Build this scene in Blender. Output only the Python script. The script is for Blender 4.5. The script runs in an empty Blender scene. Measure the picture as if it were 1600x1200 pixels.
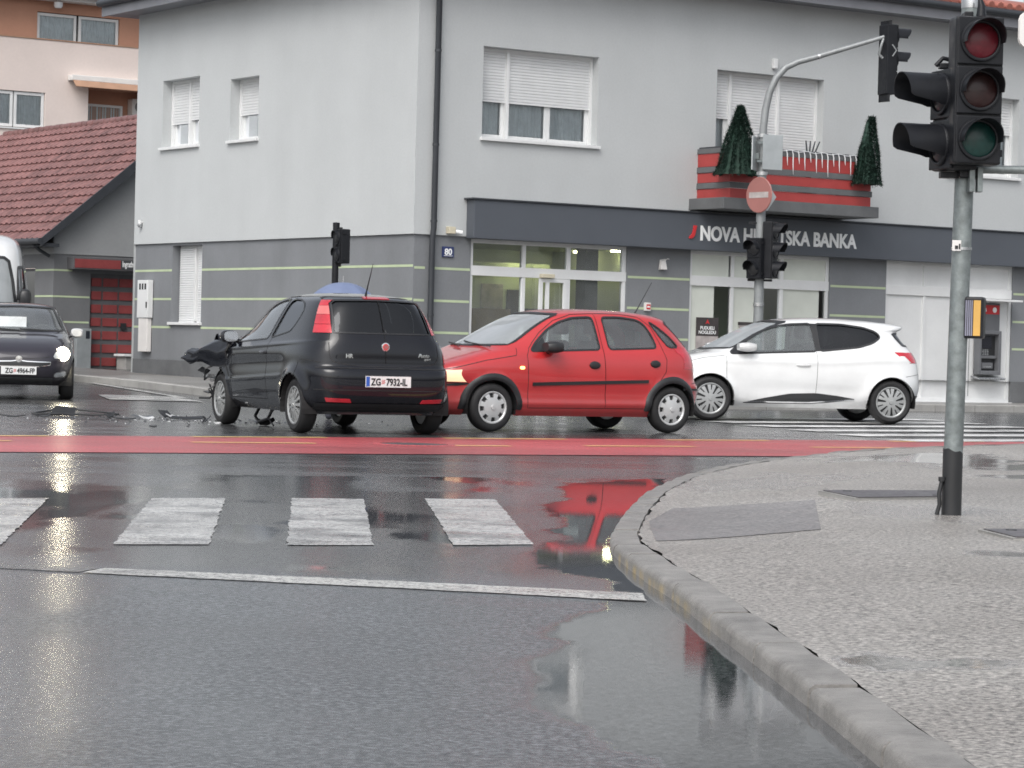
import bpy, bmesh, math, random
import numpy as np
from mathutils import Vector, Matrix
from mathutils.geometry import delaunay_2d_cdt
random.seed(7); RNG = np.random.default_rng(7)
scene = bpy.context.scene
COL = scene.collection
rad = math.radians

# ---------------------------------------------------------------- camera
cam_data = bpy.data.cameras.new('camera'); cam = bpy.data.objects.new('camera', cam_data); COL.objects.link(cam)
cam_data.sensor_width = 36.0; cam_data.lens = 94.05; cam_data.clip_start = 0.1; cam_data.clip_end = 2000
PITCH, ROLL = math.atan(59/4180), 0.026
fw = Vector((0, math.cos(PITCH), -math.sin(PITCH))); rt = Vector((1, 0, 0)); up = rt.cross(fw)
rc = rt*math.cos(ROLL) + up*math.sin(ROLL); uc = up*math.cos(ROLL) - rt*math.sin(ROLL)
mw = Matrix(((rc.x, uc.x, -fw.x, 0), (rc.y, uc.y, -fw.y, 0), (rc.z, uc.z, -fw.z, 1.0), (0, 0, 0, 1)))
cam.matrix_world = mw
scene.camera = cam

# ---------------------------------------------------------------- overcast sky and one soft sun
SUN_EL, SUN_AZ = rad(48), rad(200)
world = bpy.data.worlds.new('World'); scene.world = world; world.use_nodes = True
wn = world.node_tree; wn.nodes.clear()
sky = wn.nodes.new('ShaderNodeTexSky'); sky.sky_type = 'NISHITA'; sky.sun_disc = False
sky.sun_elevation = SUN_EL; sky.sun_rotation = SUN_AZ; sky.air_density = 1.0; sky.dust_density = 4.0; sky.ozone_density = 1.0
hs = wn.nodes.new('ShaderNodeHueSaturation'); hs.inputs['Saturation'].default_value = 0.30
bg = wn.nodes.new('ShaderNodeBackground'); bg.inputs['Strength'].default_value = 0.13
wo = wn.nodes.new('ShaderNodeOutputWorld')
wn.links.new(sky.outputs[0], hs.inputs['Color']); wn.links.new(hs.outputs[0], bg.inputs['Color']); wn.links.new(bg.outputs[0], wo.inputs[0])
sun_d = bpy.data.lights.new('sun', 'SUN'); sun_d.energy = 0.6; sun_d.angle = rad(40); sun_d.color = (1.0, 0.985, 0.965)
sun = bpy.data.objects.new('sun', sun_d); COL.objects.link(sun)
sdir = Vector((math.sin(SUN_AZ)*math.cos(SUN_EL), math.cos(SUN_AZ)*math.cos(SUN_EL), math.sin(SUN_EL)))
sun.rotation_euler = sdir.to_track_quat('Z', 'Y').to_euler(); sun.location = (0, 0, 60)
scene.view_settings.view_transform = 'Standard'; scene.view_settings.look = 'None'
scene.view_settings.gamma = 1.0; scene.view_settings.exposure = 0.68; scene.view_settings.use_curve_mapping = False
scene.render.engine = 'CYCLES'
scene.cycles.use_denoising = True; scene.cycles.denoising_prefilter = 'NONE'
scene.cycles.filter_width = 1.7; scene.cycles.max_bounces = 8; scene.cycles.transparent_max_bounces = 16
scene.cycles.sample_clamp_indirect = 4.0; scene.cycles.sample_clamp_direct = 14.0

# ---------------------------------------------------------------- materials
MATS = {}
def nodes(name):
    m = bpy.data.materials.new(name); m.use_nodes = True; MATS[name] = m
    return m, m.node_tree, m.node_tree.nodes['Principled BSDF']
def texco(nt, world_space):
    if world_space: return nt.nodes.new('ShaderNodeNewGeometry').outputs['Position']
    return nt.nodes.new('ShaderNodeTexCoord').outputs['Object']
def noise(nt, co, scale, detail=4, rough=.55, stretch=None):
    if stretch:
        mp = nt.nodes.new('ShaderNodeMapping'); mp.inputs['Scale'].default_value = stretch; nt.links.new(co, mp.inputs[0]); co = mp.outputs[0]
    n = nt.nodes.new('ShaderNodeTexNoise'); n.inputs['Scale'].default_value = scale; n.inputs['Detail'].default_value = detail; n.inputs['Roughness'].default_value = rough
    nt.links.new(co, n.inputs['Vector']); return n.outputs['Fac']
def ramp(nt, fac, stops):
    r = nt.nodes.new('ShaderNodeValToRGB'); e = r.color_ramp.elements
    while len(e) < len(stops): e.new(.5)
    for k, (p, c) in enumerate(stops):
        e[k].position = p; e[k].color = (*c, 1) if isinstance(c, tuple) else (c, c, c, 1)
    nt.links.new(fac, r.inputs[0]); return r.outputs[0]
def math_n(nt, op, a, b=None, clamp=False):
    n = nt.nodes.new('ShaderNodeMath'); n.operation = op; n.use_clamp = clamp
    for i, v in enumerate((a, b)):
        if v is None: continue
        if isinstance(v, (int, float)): n.inputs[i].default_value = v
        else: nt.links.new(v, n.inputs[i])
    return n.outputs[0]
def mixc(nt, fac, a, b, mode='MIX'):
    n = nt.nodes.new('ShaderNodeMix'); n.data_type = 'RGBA'; n.blend_type = mode
    for sock, v in ((n.inputs[0], fac), (n.inputs[6], a), (n.inputs[7], b)):
        if isinstance(v, (int, float)): sock.default_value = v
        elif isinstance(v, tuple): sock.default_value = (*v, 1)
        else: nt.links.new(v, sock)
    return n.outputs[2]
def bumpn(nt, b, h, strength, dist):
    n = nt.nodes.new('ShaderNodeBump'); n.inputs['Distance'].default_value = dist
    if isinstance(strength, (int, float)): n.inputs['Strength'].default_value = strength
    else: nt.links.new(strength, n.inputs['Strength'])
    nt.links.new(h, n.inputs['Height']); nt.links.new(n.outputs[0], b.inputs['Normal'])
def mat(name, col, rough=.5, metal=0., spec=.5, coat=0., var=.12, vscale=3., bump=0., bscale=60., world=False, emit=None, estr=0., rvar=.0, fine=0.):
    m, nt, b = nodes(name)
    co = texco(nt, world)
    f = noise(nt, co, vscale, 5)
    lo = tuple(c*(1-var) for c in col); hi = tuple(min(1, c*(1+var)) for c in col)
    c = ramp(nt, f, [(.3, lo), (.7, hi)])
    if fine:
        f2 = noise(nt, co, vscale*17, 3); c = mixc(nt, 1.0, c, ramp(nt, f2, [(.25, 1-fine), (.75, 1.0)]), 'MULTIPLY')
    nt.links.new(c, b.inputs['Base Color'])
    b.inputs['Roughness'].default_value = rough; b.inputs['Metallic'].default_value = metal
    b.inputs['Specular IOR Level'].default_value = spec; b.inputs['Coat Weight'].default_value = coat; b.inputs['Coat Roughness'].default_value = .04
    if rvar: nt.links.new(ramp(nt, noise(nt, co, vscale*2.3, 4), [(.3, max(.02, rough-rvar)), (.7, rough+rvar)]), b.inputs['Roughness'])
    if bump: bumpn(nt, b, noise(nt, co, bscale, 4), bump, .004)
    if emit: b.inputs['Emission Color'].default_value = (*emit, 1); b.inputs['Emission Strength'].default_value = estr
    return m
def glass(name, tint, ior=1.5, rough=.01, veiled=True, veil=(.05, .26)):
    m, nt, b = nodes(name); nt.nodes.remove(b); out = nt.nodes['Material Output']
    t = nt.nodes.new('ShaderNodeBsdfTransparent'); t.inputs[0].default_value = (*tint, 1)
    g = nt.nodes.new('ShaderNodeBsdfGlossy'); g.inputs['Roughness'].default_value = rough; g.inputs[0].default_value = (.95, .97, 1, 1)
    fr = nt.nodes.new('ShaderNodeFresnel'); fr.inputs[0].default_value = ior
    mx = nt.nodes.new('ShaderNodeMixShader')
    fac = math_n(nt, 'MULTIPLY', fr.outputs[0], 1.5, True)
    nt.links.new(fac, mx.inputs[0]); nt.links.new(t.outputs[0], mx.inputs[1]); nt.links.new(g.outputs[0], mx.inputs[2])
    res = mx.outputs[0]
    if veiled:   # rain film plus painted pale sky reflection: a diffuse veil broken up by noise
        d = nt.nodes.new('ShaderNodeBsdfDiffuse'); d.inputs[0].default_value = (.62, .66, .68, 1)
        co = texco(nt, False); f = ramp(nt, noise(nt, co, 2.2, 4, .5), [(.35, veil[0]), (.75, veil[1])])
        m2 = nt.nodes.new('ShaderNodeMixShader'); nt.links.new(f, m2.inputs[0]); nt.links.new(res, m2.inputs[1]); nt.links.new(d.outputs[0], m2.inputs[2]); res = m2.outputs[0]
    nt.links.new(res, out.inputs[0]); return m
def paint(name, col, rough=.28, coat=1.0, flake=0., dirt=.0, spec=.5):
    m, nt, b = nodes(name); co = texco(nt, False)
    c = ramp(nt, noise(nt, co, 2.2, 5), [(.3, tuple(x*.93 for x in col)), (.7, tuple(min(1, x*1.05) for x in col))])
    if dirt:   # road film low on the panels
        sx = nt.nodes.new('ShaderNodeSeparateXYZ'); nt.links.new(co, sx.inputs[0])
        h = nt.nodes.new('ShaderNodeMapRange'); h.inputs[1].default_value = .55; h.inputs[2].default_value = .2; nt.links.new(sx.outputs[2], h.inputs[0])
        f = math_n(nt, 'MULTIPLY', h.outputs[0], noise(nt, co, 7, 6, .7)); f = math_n(nt, 'MULTIPLY', f, dirt)
        c = mixc(nt, f, c, (.12, .115, .11))
    nt.links.new(c, b.inputs['Base Color']); b.inputs['Roughness'].default_value = rough
    b.inputs['Specular IOR Level'].default_value = spec; b.inputs['Coat Weight'].default_value = coat; b.inputs['Coat Roughness'].default_value = .03; b.inputs['Metallic'].default_value = flake
    # rain beads
    v = nt.nodes.new('ShaderNodeTexVoronoi'); v.inputs['Scale'].default_value = 95; nt.links.new(co, v.inputs['Vector'])
    h = ramp(nt, v.outputs['Distance'], [(.12, 1.0), (.34, 0.0)])
    n = nt.nodes.new('ShaderNodeBump'); n.inputs['Strength'].default_value = .008; n.inputs['Distance'].default_value = .002
    nt.links.new(h, n.inputs['Height']); nt.links.new(n.outputs[0], b.inputs['Coat Normal'])
    return m

def render_wall(name, col, var, grime):
    """painted render: patchy tone, faint vertical rain streaks, fine roughcast"""
    m, nt, b = nodes(name); co = texco(nt, False)
    c = ramp(nt, noise(nt, co, .8, 6, .6), [(.3, tuple(x*(1-var) for x in col)), (.7, tuple(x*(1+var) for x in col))])
    st = ramp(nt, noise(nt, co, .8, 5, .6, (1.3, 1.3, .16)), [(.44, 1.0), (.80, 1-grime)]); c = mixc(nt, 1., c, st, 'MULTIPLY')
    sp = ramp(nt, noise(nt, co, 26, 4, .7), [(.3, .95), (.7, 1.03)]); c = mixc(nt, 1., c, sp, 'MULTIPLY')
    nt.links.new(c, b.inputs['Base Color']); b.inputs['Roughness'].default_value = .85; bumpn(nt, b, noise(nt, co, 110, 4), .35, .004)
render_wall('render_light', (.51, .53, .535), .035, .04); render_wall('render_dark', (.205, .215, .228), .08, .10)
mat('plinth', (.135, .14, .145), .8, var=.2, vscale=1.6, bump=.3, bscale=70, fine=.15)
mat('stripe_green', (.47, .55, .36), .7, var=.08)
mat('band_dark', (.085, .095, .112), .45, var=.06, vscale=1.2)
mat('white_plastic', (.74, .75, .75), .4, var=.05, vscale=2, fine=.04)
mat('shutter_white', (.70, .71, .715), .45, var=.04)
mat('sill_white', (.72, .73, .73), .4, var=.06)
mat('letter_white', (.88, .89, .89), .35, var=.02)
mat('letter_red', (.55, .03, .035), .35, var=.03)
mat('pipe_dark', (.055, .06, .068), .4, metal=.3, var=.1)
mat('fascia_grey', (.20, .205, .225), .5, var=.08)
mat('roof_tile_far', (.34, .12, .09), .6, var=.25, vscale=5)
mat('balcony_red', (.40, .055, .052), .5, var=.1, vscale=2, fine=.1)
mat('balcony_grey', (.13, .135, .14), .7, var=.12, vscale=3, fine=.1)
mat('garland_green', (.018, .05, .035), .75, var=.4, vscale=9)
mat('icicle_white', (.78, .80, .82), .25, var=.02)
mat('interior_wall', (.55, .60, .44), .8, var=.08, vscale=.8)
mat('interior_dark', (.10, .115, .11), .7, var=.2)
mat('interior_floor', (.20, .20, .19), .3, var=.1)
mat('desk_wood', (.34, .24, .13), .45, var=.15)
mat('lamp_warm', (.9, .85, .55), .5, emit=(1., .92, .58), estr=30.0)
mat('curtain', (.84, .88, .89), .9, var=.1, vscale=6, fine=.25)
mat('frosted', (.66, .69, .63), .2, var=.10, vscale=1.1, coat=.6)
mat('room_dark', (.05, .055, .06), .8, var=.2)
mat('black_plastic', (.022, .023, .025), .42, var=.15, rvar=.08)
mat('rubber', (.018, .018, .019), .7, var=.25, vscale=8, bump=.3, bscale=40)
mat('signal_black', (.011, .012, .015), .42, spec=.3, var=.2, vscale=6, rvar=.1)
mat('galvanised', (.25, .28, .28), .45, metal=.45, var=.30, vscale=16, rvar=.12, fine=.2)
mat('pole_grey', (.27, .285, .29), .5, metal=.3, var=.1, vscale=8)
mat('sign_back', (.44, .47, .48), .4, metal=.5, var=.1, vscale=4)
mat('sign_red', (.34, .145, .13), .4, var=.06)
mat('sign_white', (.74, .72, .70), .4, var=.05)
mat('lens_red', (.115, .006, .014), .45, coat=.15, var=.2, vscale=30)
mat('lens_amber', (.026, .007, .007), .45, coat=.15, var=.2, vscale=30)
mat('lens_green', (.003, .036, .031), .45, coat=.15, var=.2, vscale=30)
mat('lens_off', (.015, .015, .017), .4, coat=.2, var=.2, vscale=30)
mat('steel', (.52, .53, .54), .3, metal=.9, var=.1, vscale=8, rvar=.1)
mat('hubcap', (.60, .61, .61), .33, metal=.35, var=.08, vscale=6)
mat('alloy', (.38, .39, .39), .38, metal=.4, var=.1, vscale=6)
mat('seat_cloth', (.045, .047, .052), .9, var=.2)
mat('lamp_glass_red', (.52, .02, .035), .12, coat=1, var=.15, vscale=9)
mat('lamp_glass_pink', (.66, .16, .15), .12, coat=1, var=.1, vscale=9)
mat('lamp_amber_lit', (.9, .5, .2), .3, emit=(1., .45, .12), estr=3.0)
mat('headlamp_warm', (.8, .72, .55), .15, coat=1, emit=(1., .66, .30), estr=.45)
mat('headlamp_lit', (.9, .9, .85), .2, emit=(1., .90, .66), estr=55.0)
mat('headlamp_clear', (.45, .47, .48), .1, coat=1, var=.2, vscale=20)
mat('plate_white', (.74, .75, .75), .4, var=.03)
mat('plate_text', (.02, .02, .022), .5)
mat('plate_blue', (.03, .10, .42), .4)
mat('crest_red', (.55, .06, .06), .4)
mat('chrome', (.75, .76, .77), .12, metal=1., var=.05)
mat('number_blue', (.03, .045, .14), .35)
mat('cream_plastic', (.60, .55, .42), .45, var=.06)
mat('poster_dark', (.05, .042, .042), .5, var=.3, vscale=4)
mat('poster_grey', (.42, .38, .37), .5, var=.3, vscale=5)
mat('atm_grey', (.14, .145, .155), .4, var=.12, rvar=.06)
mat('atm_screen', (.02, .022, .03), .12, coat=1)
mat('umbrella_blue', (.16, .20, .32), .55, var=.1, vscale=5)
mat('debris_black', (.02, .021, .023), .4, var=.3, vscale=10)
mat('debris_white', (.62, .63, .64), .4, var=.2, vscale=10)
mat('debris_grey', (.17, .18, .19), .35, metal=.5, var=.3, vscale=10)
mat('box_yellow', (.62, .36, .09), .55, var=.15)
mat('box_lilac', (.24, .24, .31), .55, var=.2)
mat('tile_red', (.235, .118, .112), .45, var=.28, vscale=3.5, world=True, fine=.3)
_nt = MATS['tile_red'].node_tree; _b = _nt.nodes['Principled BSDF']; _src = _b.inputs['Base Color'].links[0].from_socket; _oi = _nt.nodes.new('ShaderNodeObjectInfo')
_nt.links.new(mixc(_nt, 1., _src, ramp(_nt, _oi.outputs['Random'], [(0., (.80, .80, .80)), (.5, 1.), (1., (1.12, 1.10, 1.08))]), 'MULTIPLY'), _b.inputs['Base Color'])
mat('house_dark', (.16, .165, .172), .85, var=.1, vscale=1.1, bump=.25, bscale=90, fine=.08)
mat('house_light', (.31, .32, .325), .85, var=.06, vscale=1.1, bump=.25, bscale=90, fine=.06)
mat('gate_red', (.25, .05, .05), .5, var=.14, vscale=3, fine=.12)
mat('gate_frame', (.10, .10, .105), .55, var=.15)
mat('apt_pink', (.74, .645, .60), .85, var=.05, vscale=.6, fine=.05)
mat('apt_brown', (.50, .27, .185), .85, var=.07, vscale=.8, fine=.06)
mat('awning_brown', (.40, .24, .16), .7, var=.1)
mat('awning_white', (.72, .71, .69), .6, var=.05)
mat('cover_iron', (.105, .095, .10), .42, metal=.2, var=.25, vscale=9, bump=.5, bscale=30, rvar=.1)
mat('concrete', (.36, .355, .34), .75, var=.14, vscale=2.5, bump=.3, bscale=60, world=True, fine=.15)
mat('skin', (.50, .31, .23), .55); mat('coat_dark', (.03, .032, .045), .8, var=.2); mat('trouser', (.04, .045, .06), .8, var=.2); mat('hair', (.03, .02, .015), .6)
glass('window_glass', (.80, .83, .84), veiled=False)
glass('shop_glass', (.72, .78, .72), veil=(.10, .17))
glass('car_glass', (.66, .72, .71), veil=(.11, .17)); glass('screen_glass', (.62, .68, .67), veil=(.36, .44)); glass('car_glass_dark', (.10, .11, .115), veiled=False); glass('lamp_clear', (.9, .9, .9), veiled=False)
paint('paint_red', (.50, .030, .034), dirt=.5); paint('paint_black', (.006, .007, .011), .25, dirt=.22, spec=.05); paint('paint_white', (.76, .77, .77), dirt=.5)
paint('paint_plum', (.028, .026, .036), dirt=.3, spec=.1); paint('paint_van', (.72, .73, .74))
# ---------------------------------------------------------------- helpers
def put(o, parent=None, loc=None, rz=None):
    COL.objects.link(o); o.parent = parent
    if loc is not None: o.location = loc
    if rz is not None: o.rotation_euler = (0, 0, rz)
    return o
def tag(o, label=None, cat=None, group=None, kind=None):
    if label: o['label'] = label
    if cat: o['category'] = cat
    if group: o['group'] = group
    if kind: o['kind'] = kind
    return o
def thing(name, label, cat, loc=(0, 0, 0), rz=0., group=None, scale=1.):
    o = bpy.data.objects.new(name, None); o.empty_display_size = .2
    put(o, None, loc, rz); o.scale = (scale,)*3
    return tag(o, label, cat, group)
class MB:
    def __init__(s): s.v = []; s.f = []; s.m = []; s.P = None
    def add(s, vs, fs, mi=0):
        n = len(s.v)
        s.v.extend([s.P(*p) for p in vs] if s.P else [tuple(p) for p in vs]); s.f.extend([tuple(i+n for i in f) for f in fs]); s.m.extend([mi]*len(fs)); return s
    def box(s, x0, x1, y0, y1, z0, z1, mi=0):
        return s.add([(x0, y0, z0), (x1, y0, z0), (x1, y1, z0), (x0, y1, z0), (x0, y0, z1), (x1, y0, z1), (x1, y1, z1), (x0, y1, z1)],
                     [(0, 3, 2, 1), (4, 5, 6, 7), (0, 1, 5, 4), (1, 2, 6, 5), (2, 3, 7, 6), (3, 0, 4, 7)], mi)
    def quad(s, a, b, c, d, mi=0): return s.add([a, b, c, d], [(0, 1, 2, 3)], mi)
    def ring_loft(s, rings, cap=True, mi=0, closed=True):
        n = len(rings[0]); vs = [p for r in rings for p in r]; fs = []
        for i in range(len(rings)-1):
            for j in range(n if closed else n-1):
                k = (j+1) % n; fs.append((i*n+j, i*n+k, (i+1)*n+k, (i+1)*n+j))
        if cap: fs += [tuple(range(n))[::-1], tuple((len(rings)-1)*n+j for j in range(n))]
        return s.add(vs, fs, mi)
    def tube(s, path, r, n=10, mi=0, cap=True):
        path = [Vector(p) for p in path]; rs = r if isinstance(r, (list, tuple)) else [r]*len(path); rings = []; prev = None
        for i, p in enumerate(path):
            t = (path[min(i+1, len(path)-1)]-path[max(i-1, 0)]).normalized()
            u = (prev - t*prev.dot(t)) if prev else t.cross(Vector((0, 0, 1)) if abs(t.z) < .9 else Vector((1, 0, 0)))
            u.normalize(); w = t.cross(u); prev = u
            rings.append([tuple(p + (u*math.cos(a)+w*math.sin(a))*rs[i]) for a in [2*math.pi*k/n for k in range(n)]])
        return s.ring_loft(rings, cap, mi)
    def cyl(s, p, q, r0, r1=None, n=16, mi=0): return s.tube([p, q], [r0, r0 if r1 is None else r1], n, mi)
    def lathe(s, prof, n=32, axis='z', o=(0, 0, 0), mi=0, cap=False):
        rings = []
        for r, h in prof:
            rg = []
            for k in range(n):
                a = 2*math.pi*k/n; c, d = r*math.cos(a), r*math.sin(a)
                rg.append({'z': (o[0]+c, o[1]+d, o[2]+h), 'y': (o[0]+c, o[1]+h, o[2]+d), 'x': (o[0]+h, o[1]+c, o[2]+d)}[axis])
            rings.append(rg)
        return s.ring_loft(rings, cap, mi)
    def prism(s, poly, fn, d0, d1, mi=0):
        n = len(poly); vs = [fn(u, v, d0) for u, v in poly] + [fn(u, v, d1) for u, v in poly]
        fs = [tuple(range(n)), tuple(range(2*n-1, n-1, -1))] + [(i, (i+1) % n, n+(i+1) % n, n+i) for i in range(n)]
        return s.add(vs, fs, mi)
    def mesh(s, name, mats, smooth=None, bevel=0., recalc=True):
        me = bpy.data.meshes.new(name); me.from_pydata(s.v, [], s.f)
        mats = mats if isinstance(mats, (list, tuple)) else [mats]
        for m in mats: me.materials.append(MATS[m])
        if any(s.m): me.polygons.foreach_set('material_index', s.m)
        if bevel or recalc:
            bm = bmesh.new(); bm.from_mesh(me)
            if bevel:
                bmesh.ops.remove_doubles(bm, verts=bm.verts, dist=1e-5)
                es = [e for e in bm.edges if len(e.link_faces) == 2 and e.calc_face_angle(0) > .5]
                bmesh.ops.bevel(bm, geom=es, offset=bevel, segments=2, affect='EDGES', profile=.6, clamp_overlap=True)
            bmesh.ops.recalc_face_normals(bm, faces=bm.faces)
            bm.to_mesh(me); bm.free()
        if smooth:
            me.shade_smooth(); me.set_sharp_from_angle(angle=rad(smooth))
        me.update(); return me
    def obj(s, name, mats, parent=None, smooth=None, bevel=0., loc=None, rz=None):
        return put(bpy.data.objects.new(name, s.mesh(name, mats, smooth, bevel)), parent, loc, rz)
def copy_tree(o, parent=None, loc=None, rz=None, label=None):
    c = o.copy(); COL.objects.link(c); c.parent = parent
    if loc is not None: c.location = loc
    if rz is not None: c.rotation_euler = (0, 0, rz)
    if label: c['label'] = label
    for ch in o.children: copy_tree(ch, c)
    return c
def text_mb(txt, size, fn, mi=0, thick=.0, offset=0., sx=1., align='LEFT', mb=None, depth=0.004):
    """lettering as real geometry: fn(u, v, d) places glyph space (u right, v up, d out)"""
    cu = bpy.data.curves.new('text', 'FONT'); cu.body = txt; cu.size = size; cu.extrude = depth; cu.offset = offset; cu.align_x = align; cu.resolution_u = 4
    ob = bpy.data.objects.new('text', cu); COL.objects.link(ob)
    dg = bpy.context.evaluated_depsgraph_get(); me = bpy.data.meshes.new_from_object(ob.evaluated_get(dg))
    mb = mb or MB()
    mb.add([fn(v.co.x*sx, v.co.y, v.co.z) for v in me.vertices], [tuple(p.vertices) for p in me.polygons], mi)
    bpy.data.objects.remove(ob); bpy.data.curves.remove(cu); bpy.data.meshes.remove(me); return mb
def sm(x, a, b):
    t = np.clip((np.asarray(x, float)-a)/(b-a), 0, 1); return t*t*(3-2*t)
def vnoise(x, y, s=1., seed=0):
    """cheap smooth value noise for numpy arrays"""
    x = np.asarray(x, float)*s + seed*17.3; y = np.asarray(y, float)*s + seed*9.1
    xi, yi = np.floor(x), np.floor(y); fx, fy = x-xi, y-yi; fx = fx*fx*(3-2*fx); fy = fy*fy*(3-2*fy)
    h = lambda a, b: (np.sin(a*127.1+b*311.7)*43758.5453) % 1.0
    return (h(xi, yi)*(1-fx)+h(xi+1, yi)*fx)*(1-fy) + (h(xi, yi+1)*(1-fx)+h(xi+1, yi+1)*fx)*fy
def fbm(x, y, s=1., seed=0, o=4):
    t = 0; a = .5
    for k in range(o): t = t + a*vnoise(x, y, s*2**k, seed+k); a *= .5
    return t/(1-.5**o)
def np_mesh(name, V, F, mats, smooth=False, normals=None, mi=None):
    me = bpy.data.meshes.new(name); V = np.asarray(V, np.float32); F = np.asarray(F, np.int32)
    me.vertices.add(len(V)); me.vertices.foreach_set('co', V.ravel())
    k = F.shape[1]; me.loops.add(F.size); me.loops.foreach_set('vertex_index', F.ravel()); me.polygons.add(len(F))
    me.polygons.foreach_set('loop_start', np.arange(0, F.size, k, dtype=np.int32))
    for m in (mats if isinstance(mats, (list, tuple)) else [mats]): me.materials.append(MATS[m])
    if mi is not None: me.polygons.foreach_set('material_index', np.asarray(mi, np.int32))
    me.update(calc_edges=True); me.validate()
    if smooth: me.shade_smooth()
    if normals is not None: me.normals_split_custom_set_from_vertices([tuple(n) for n in normals])
    return me
def poly_sd(P, poly):
    """signed distance (negative inside) of points P[n,2] to a polygon"""
    P = np.asarray(P, float); A = np.asarray(poly, float); B = np.roll(A, -1, 0); d = np.full(len(P), 1e9); ins = np.zeros(len(P), bool)
    for a, b in zip(A, B):
        e = b-a; w = P-a; t = np.clip((w@e)/max(e@e, 1e-12), 0, 1); q = w-t[:, None]*e; d = np.minimum(d, (q*q).sum(1))
        c = ((a[1] > P[:, 1]) != (b[1] > P[:, 1])); 
        with np.errstate(divide='ignore', invalid='ignore'): xx = (b[0]-a[0])*(P[:, 1]-a[1])/(b[1]-a[1]) + a[0]
        ins ^= c & (P[:, 0] < xx)
    return np.where(ins, -1, 1)*np.sqrt(d)
def densify(poly, step, closed=True):
    out = []; n = len(poly)
    for i in range(n if closed else n-1):
        a = np.array(poly[i], float); b = np.array(poly[(i+1) % n], float); k = max(1, int(np.linalg.norm(b-a)/step))
        out += [tuple(a+(b-a)*t/k) for t in range(k)]
    if not closed: out.append(tuple(poly[-1]))
    return out
def roundpoly(poly, it=2):
    """corner cutting so window and panel outlines get small radii"""
    for _ in range(it):
        q = []; n = len(poly)
        for i in range(n):
            a = np.array(poly[i], float); b = np.array(poly[(i+1) % n], float); L = np.linalg.norm(b-a); c = min(.25*L, .03/(1+_))/max(L, 1e-9)
            q += [tuple(a+(b-a)*c), tuple(b-(b-a)*c)]
        poly = q
    return poly
def gz(X, Y):
    """ground level: flat crossing, the left side street climbs gently"""
    return .0135*np.clip(np.asarray(Y, float)-44, 0, 60)*sm(-np.asarray(X, float), 0, 4.5)
GZ = lambda x, y: float(gz(x, y))
# ---------------------------------------------------------------- wet ground
def asphalt(name, lo, hi, attr, rough_dry=.34, rough_wet=.05, bump=.55, patch=.5, agg=70., bd=.008):
    m, nt, b = nodes(name); co = texco(nt, True)
    big = noise(nt, co, .35, 5); fine = noise(nt, co, agg, 3, .7); streak = noise(nt, co, 1.0, 5, .6, (.55, 1.5, 1))
    c = ramp(nt, fine, [(.36, lo), (.56, hi), (.70, tuple(min(1, x*1.5) for x in hi))])
    c = mixc(nt, 1., c, ramp(nt, big, [(.3, (.68, .655, .64)), (.7, (1.12, 1.12, 1.12))]), 'MULTIPLY')
    film = ramp(nt, streak, [(.42, 0.), (.60, 1.)])
    w = math_n(nt, 'MULTIPLY', film, patch)
    if attr:
        at = nt.nodes.new('ShaderNodeAttribute'); at.attribute_name = 'wet'
        w = math_n(nt, 'MAXIMUM', w, at.outputs['Fac'])
    c = mixc(nt, w, c, mixc(nt, 1., c, (.62, .62, .62), 'MULTIPLY'))
    nt.links.new(c, b.inputs['Base Color'])
    r = nt.nodes.new('ShaderNodeMapRange'); r.inputs[3].default_value = rough_dry; r.inputs[4].default_value = rough_wet; nt.links.new(w, r.inputs[0])
    nt.links.new(r.outputs[0], b.inputs['Roughness'])
    iw = math_n(nt, 'SUBTRACT', 1.0, w, True); iw = math_n(nt, 'POWER', iw, 1.4); st = math_n(nt, 'ADD', math_n(nt, 'MULTIPLY', iw, bump), .005)
    h = math_n(nt, 'ADD', noise(nt, co, agg*.85, 5, .75), math_n(nt, 'MULTIPLY', noise(nt, co, 8, 3), .6))
    bumpn(nt, b, h, st, bd)
    b.inputs['Specular IOR Level'].default_value = .5
    return m
asphalt('asphalt_cross', (.036, .038, .040), (.095, .098, .102), False, .22, .08, .6, .45, 40., .006)
asphalt('asphalt_near', (.030, .034, .038), (.150, .160, .170), True, .29, .012, .85, .25, 40., .006)
asphalt('asphalt_red', (.36, .060, .070), (.56, .115, .125), False, .38, .2, .4, .3, 40.)
asphalt('paving', (.135, .127, .118), (.50, .478, .448), True, .36, .05, 1.0, .12, 46., .017)
asphalt('paving_patch', (.11, .104, .104), (.30, .285, .28), False, .40, .12, .7, .35, 42.)
asphalt('paving_far', (.17, .165, .16), (.32, .315, .305), False, .4, .1, .6, .4)
def marking(name, col, wear):
    m, nt, b = nodes(name); co = texco(nt, True)
    f = ramp(nt, noise(nt, co, 48, 8, .85), [(wear-.05, 0.), (wear+.05, 1.)]); g2 = ramp(nt, noise(nt, co, 1.7, 5, .65), [(.36, .38), (.54, 1.)])
    nt.links.new(mixc(nt, math_n(nt, 'MULTIPLY', f, g2), (.07, .072, .075), col), b.inputs['Base Color'])
    st = ramp(nt, noise(nt, co, 1.6, 5, .6, (.5, 2.2, 1)), [(.35, .34), (.65, .13)]); nt.links.new(st, b.inputs['Roughness'])
    bumpn(nt, b, noise(nt, co, 55, 5, .75), .8, .006)
marking('paint_faint', (.22, .22, .22), .52); marking('paint_line', (.66, .66, .645), .47); marking('paint_worn', (.66, .66, .63), .46); mat('paint_yellow', (.86, .56, .22), .45, var=.2, vscale=9, world=True); marking('paint_bright', (.85, .85, .84), .26)
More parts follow.
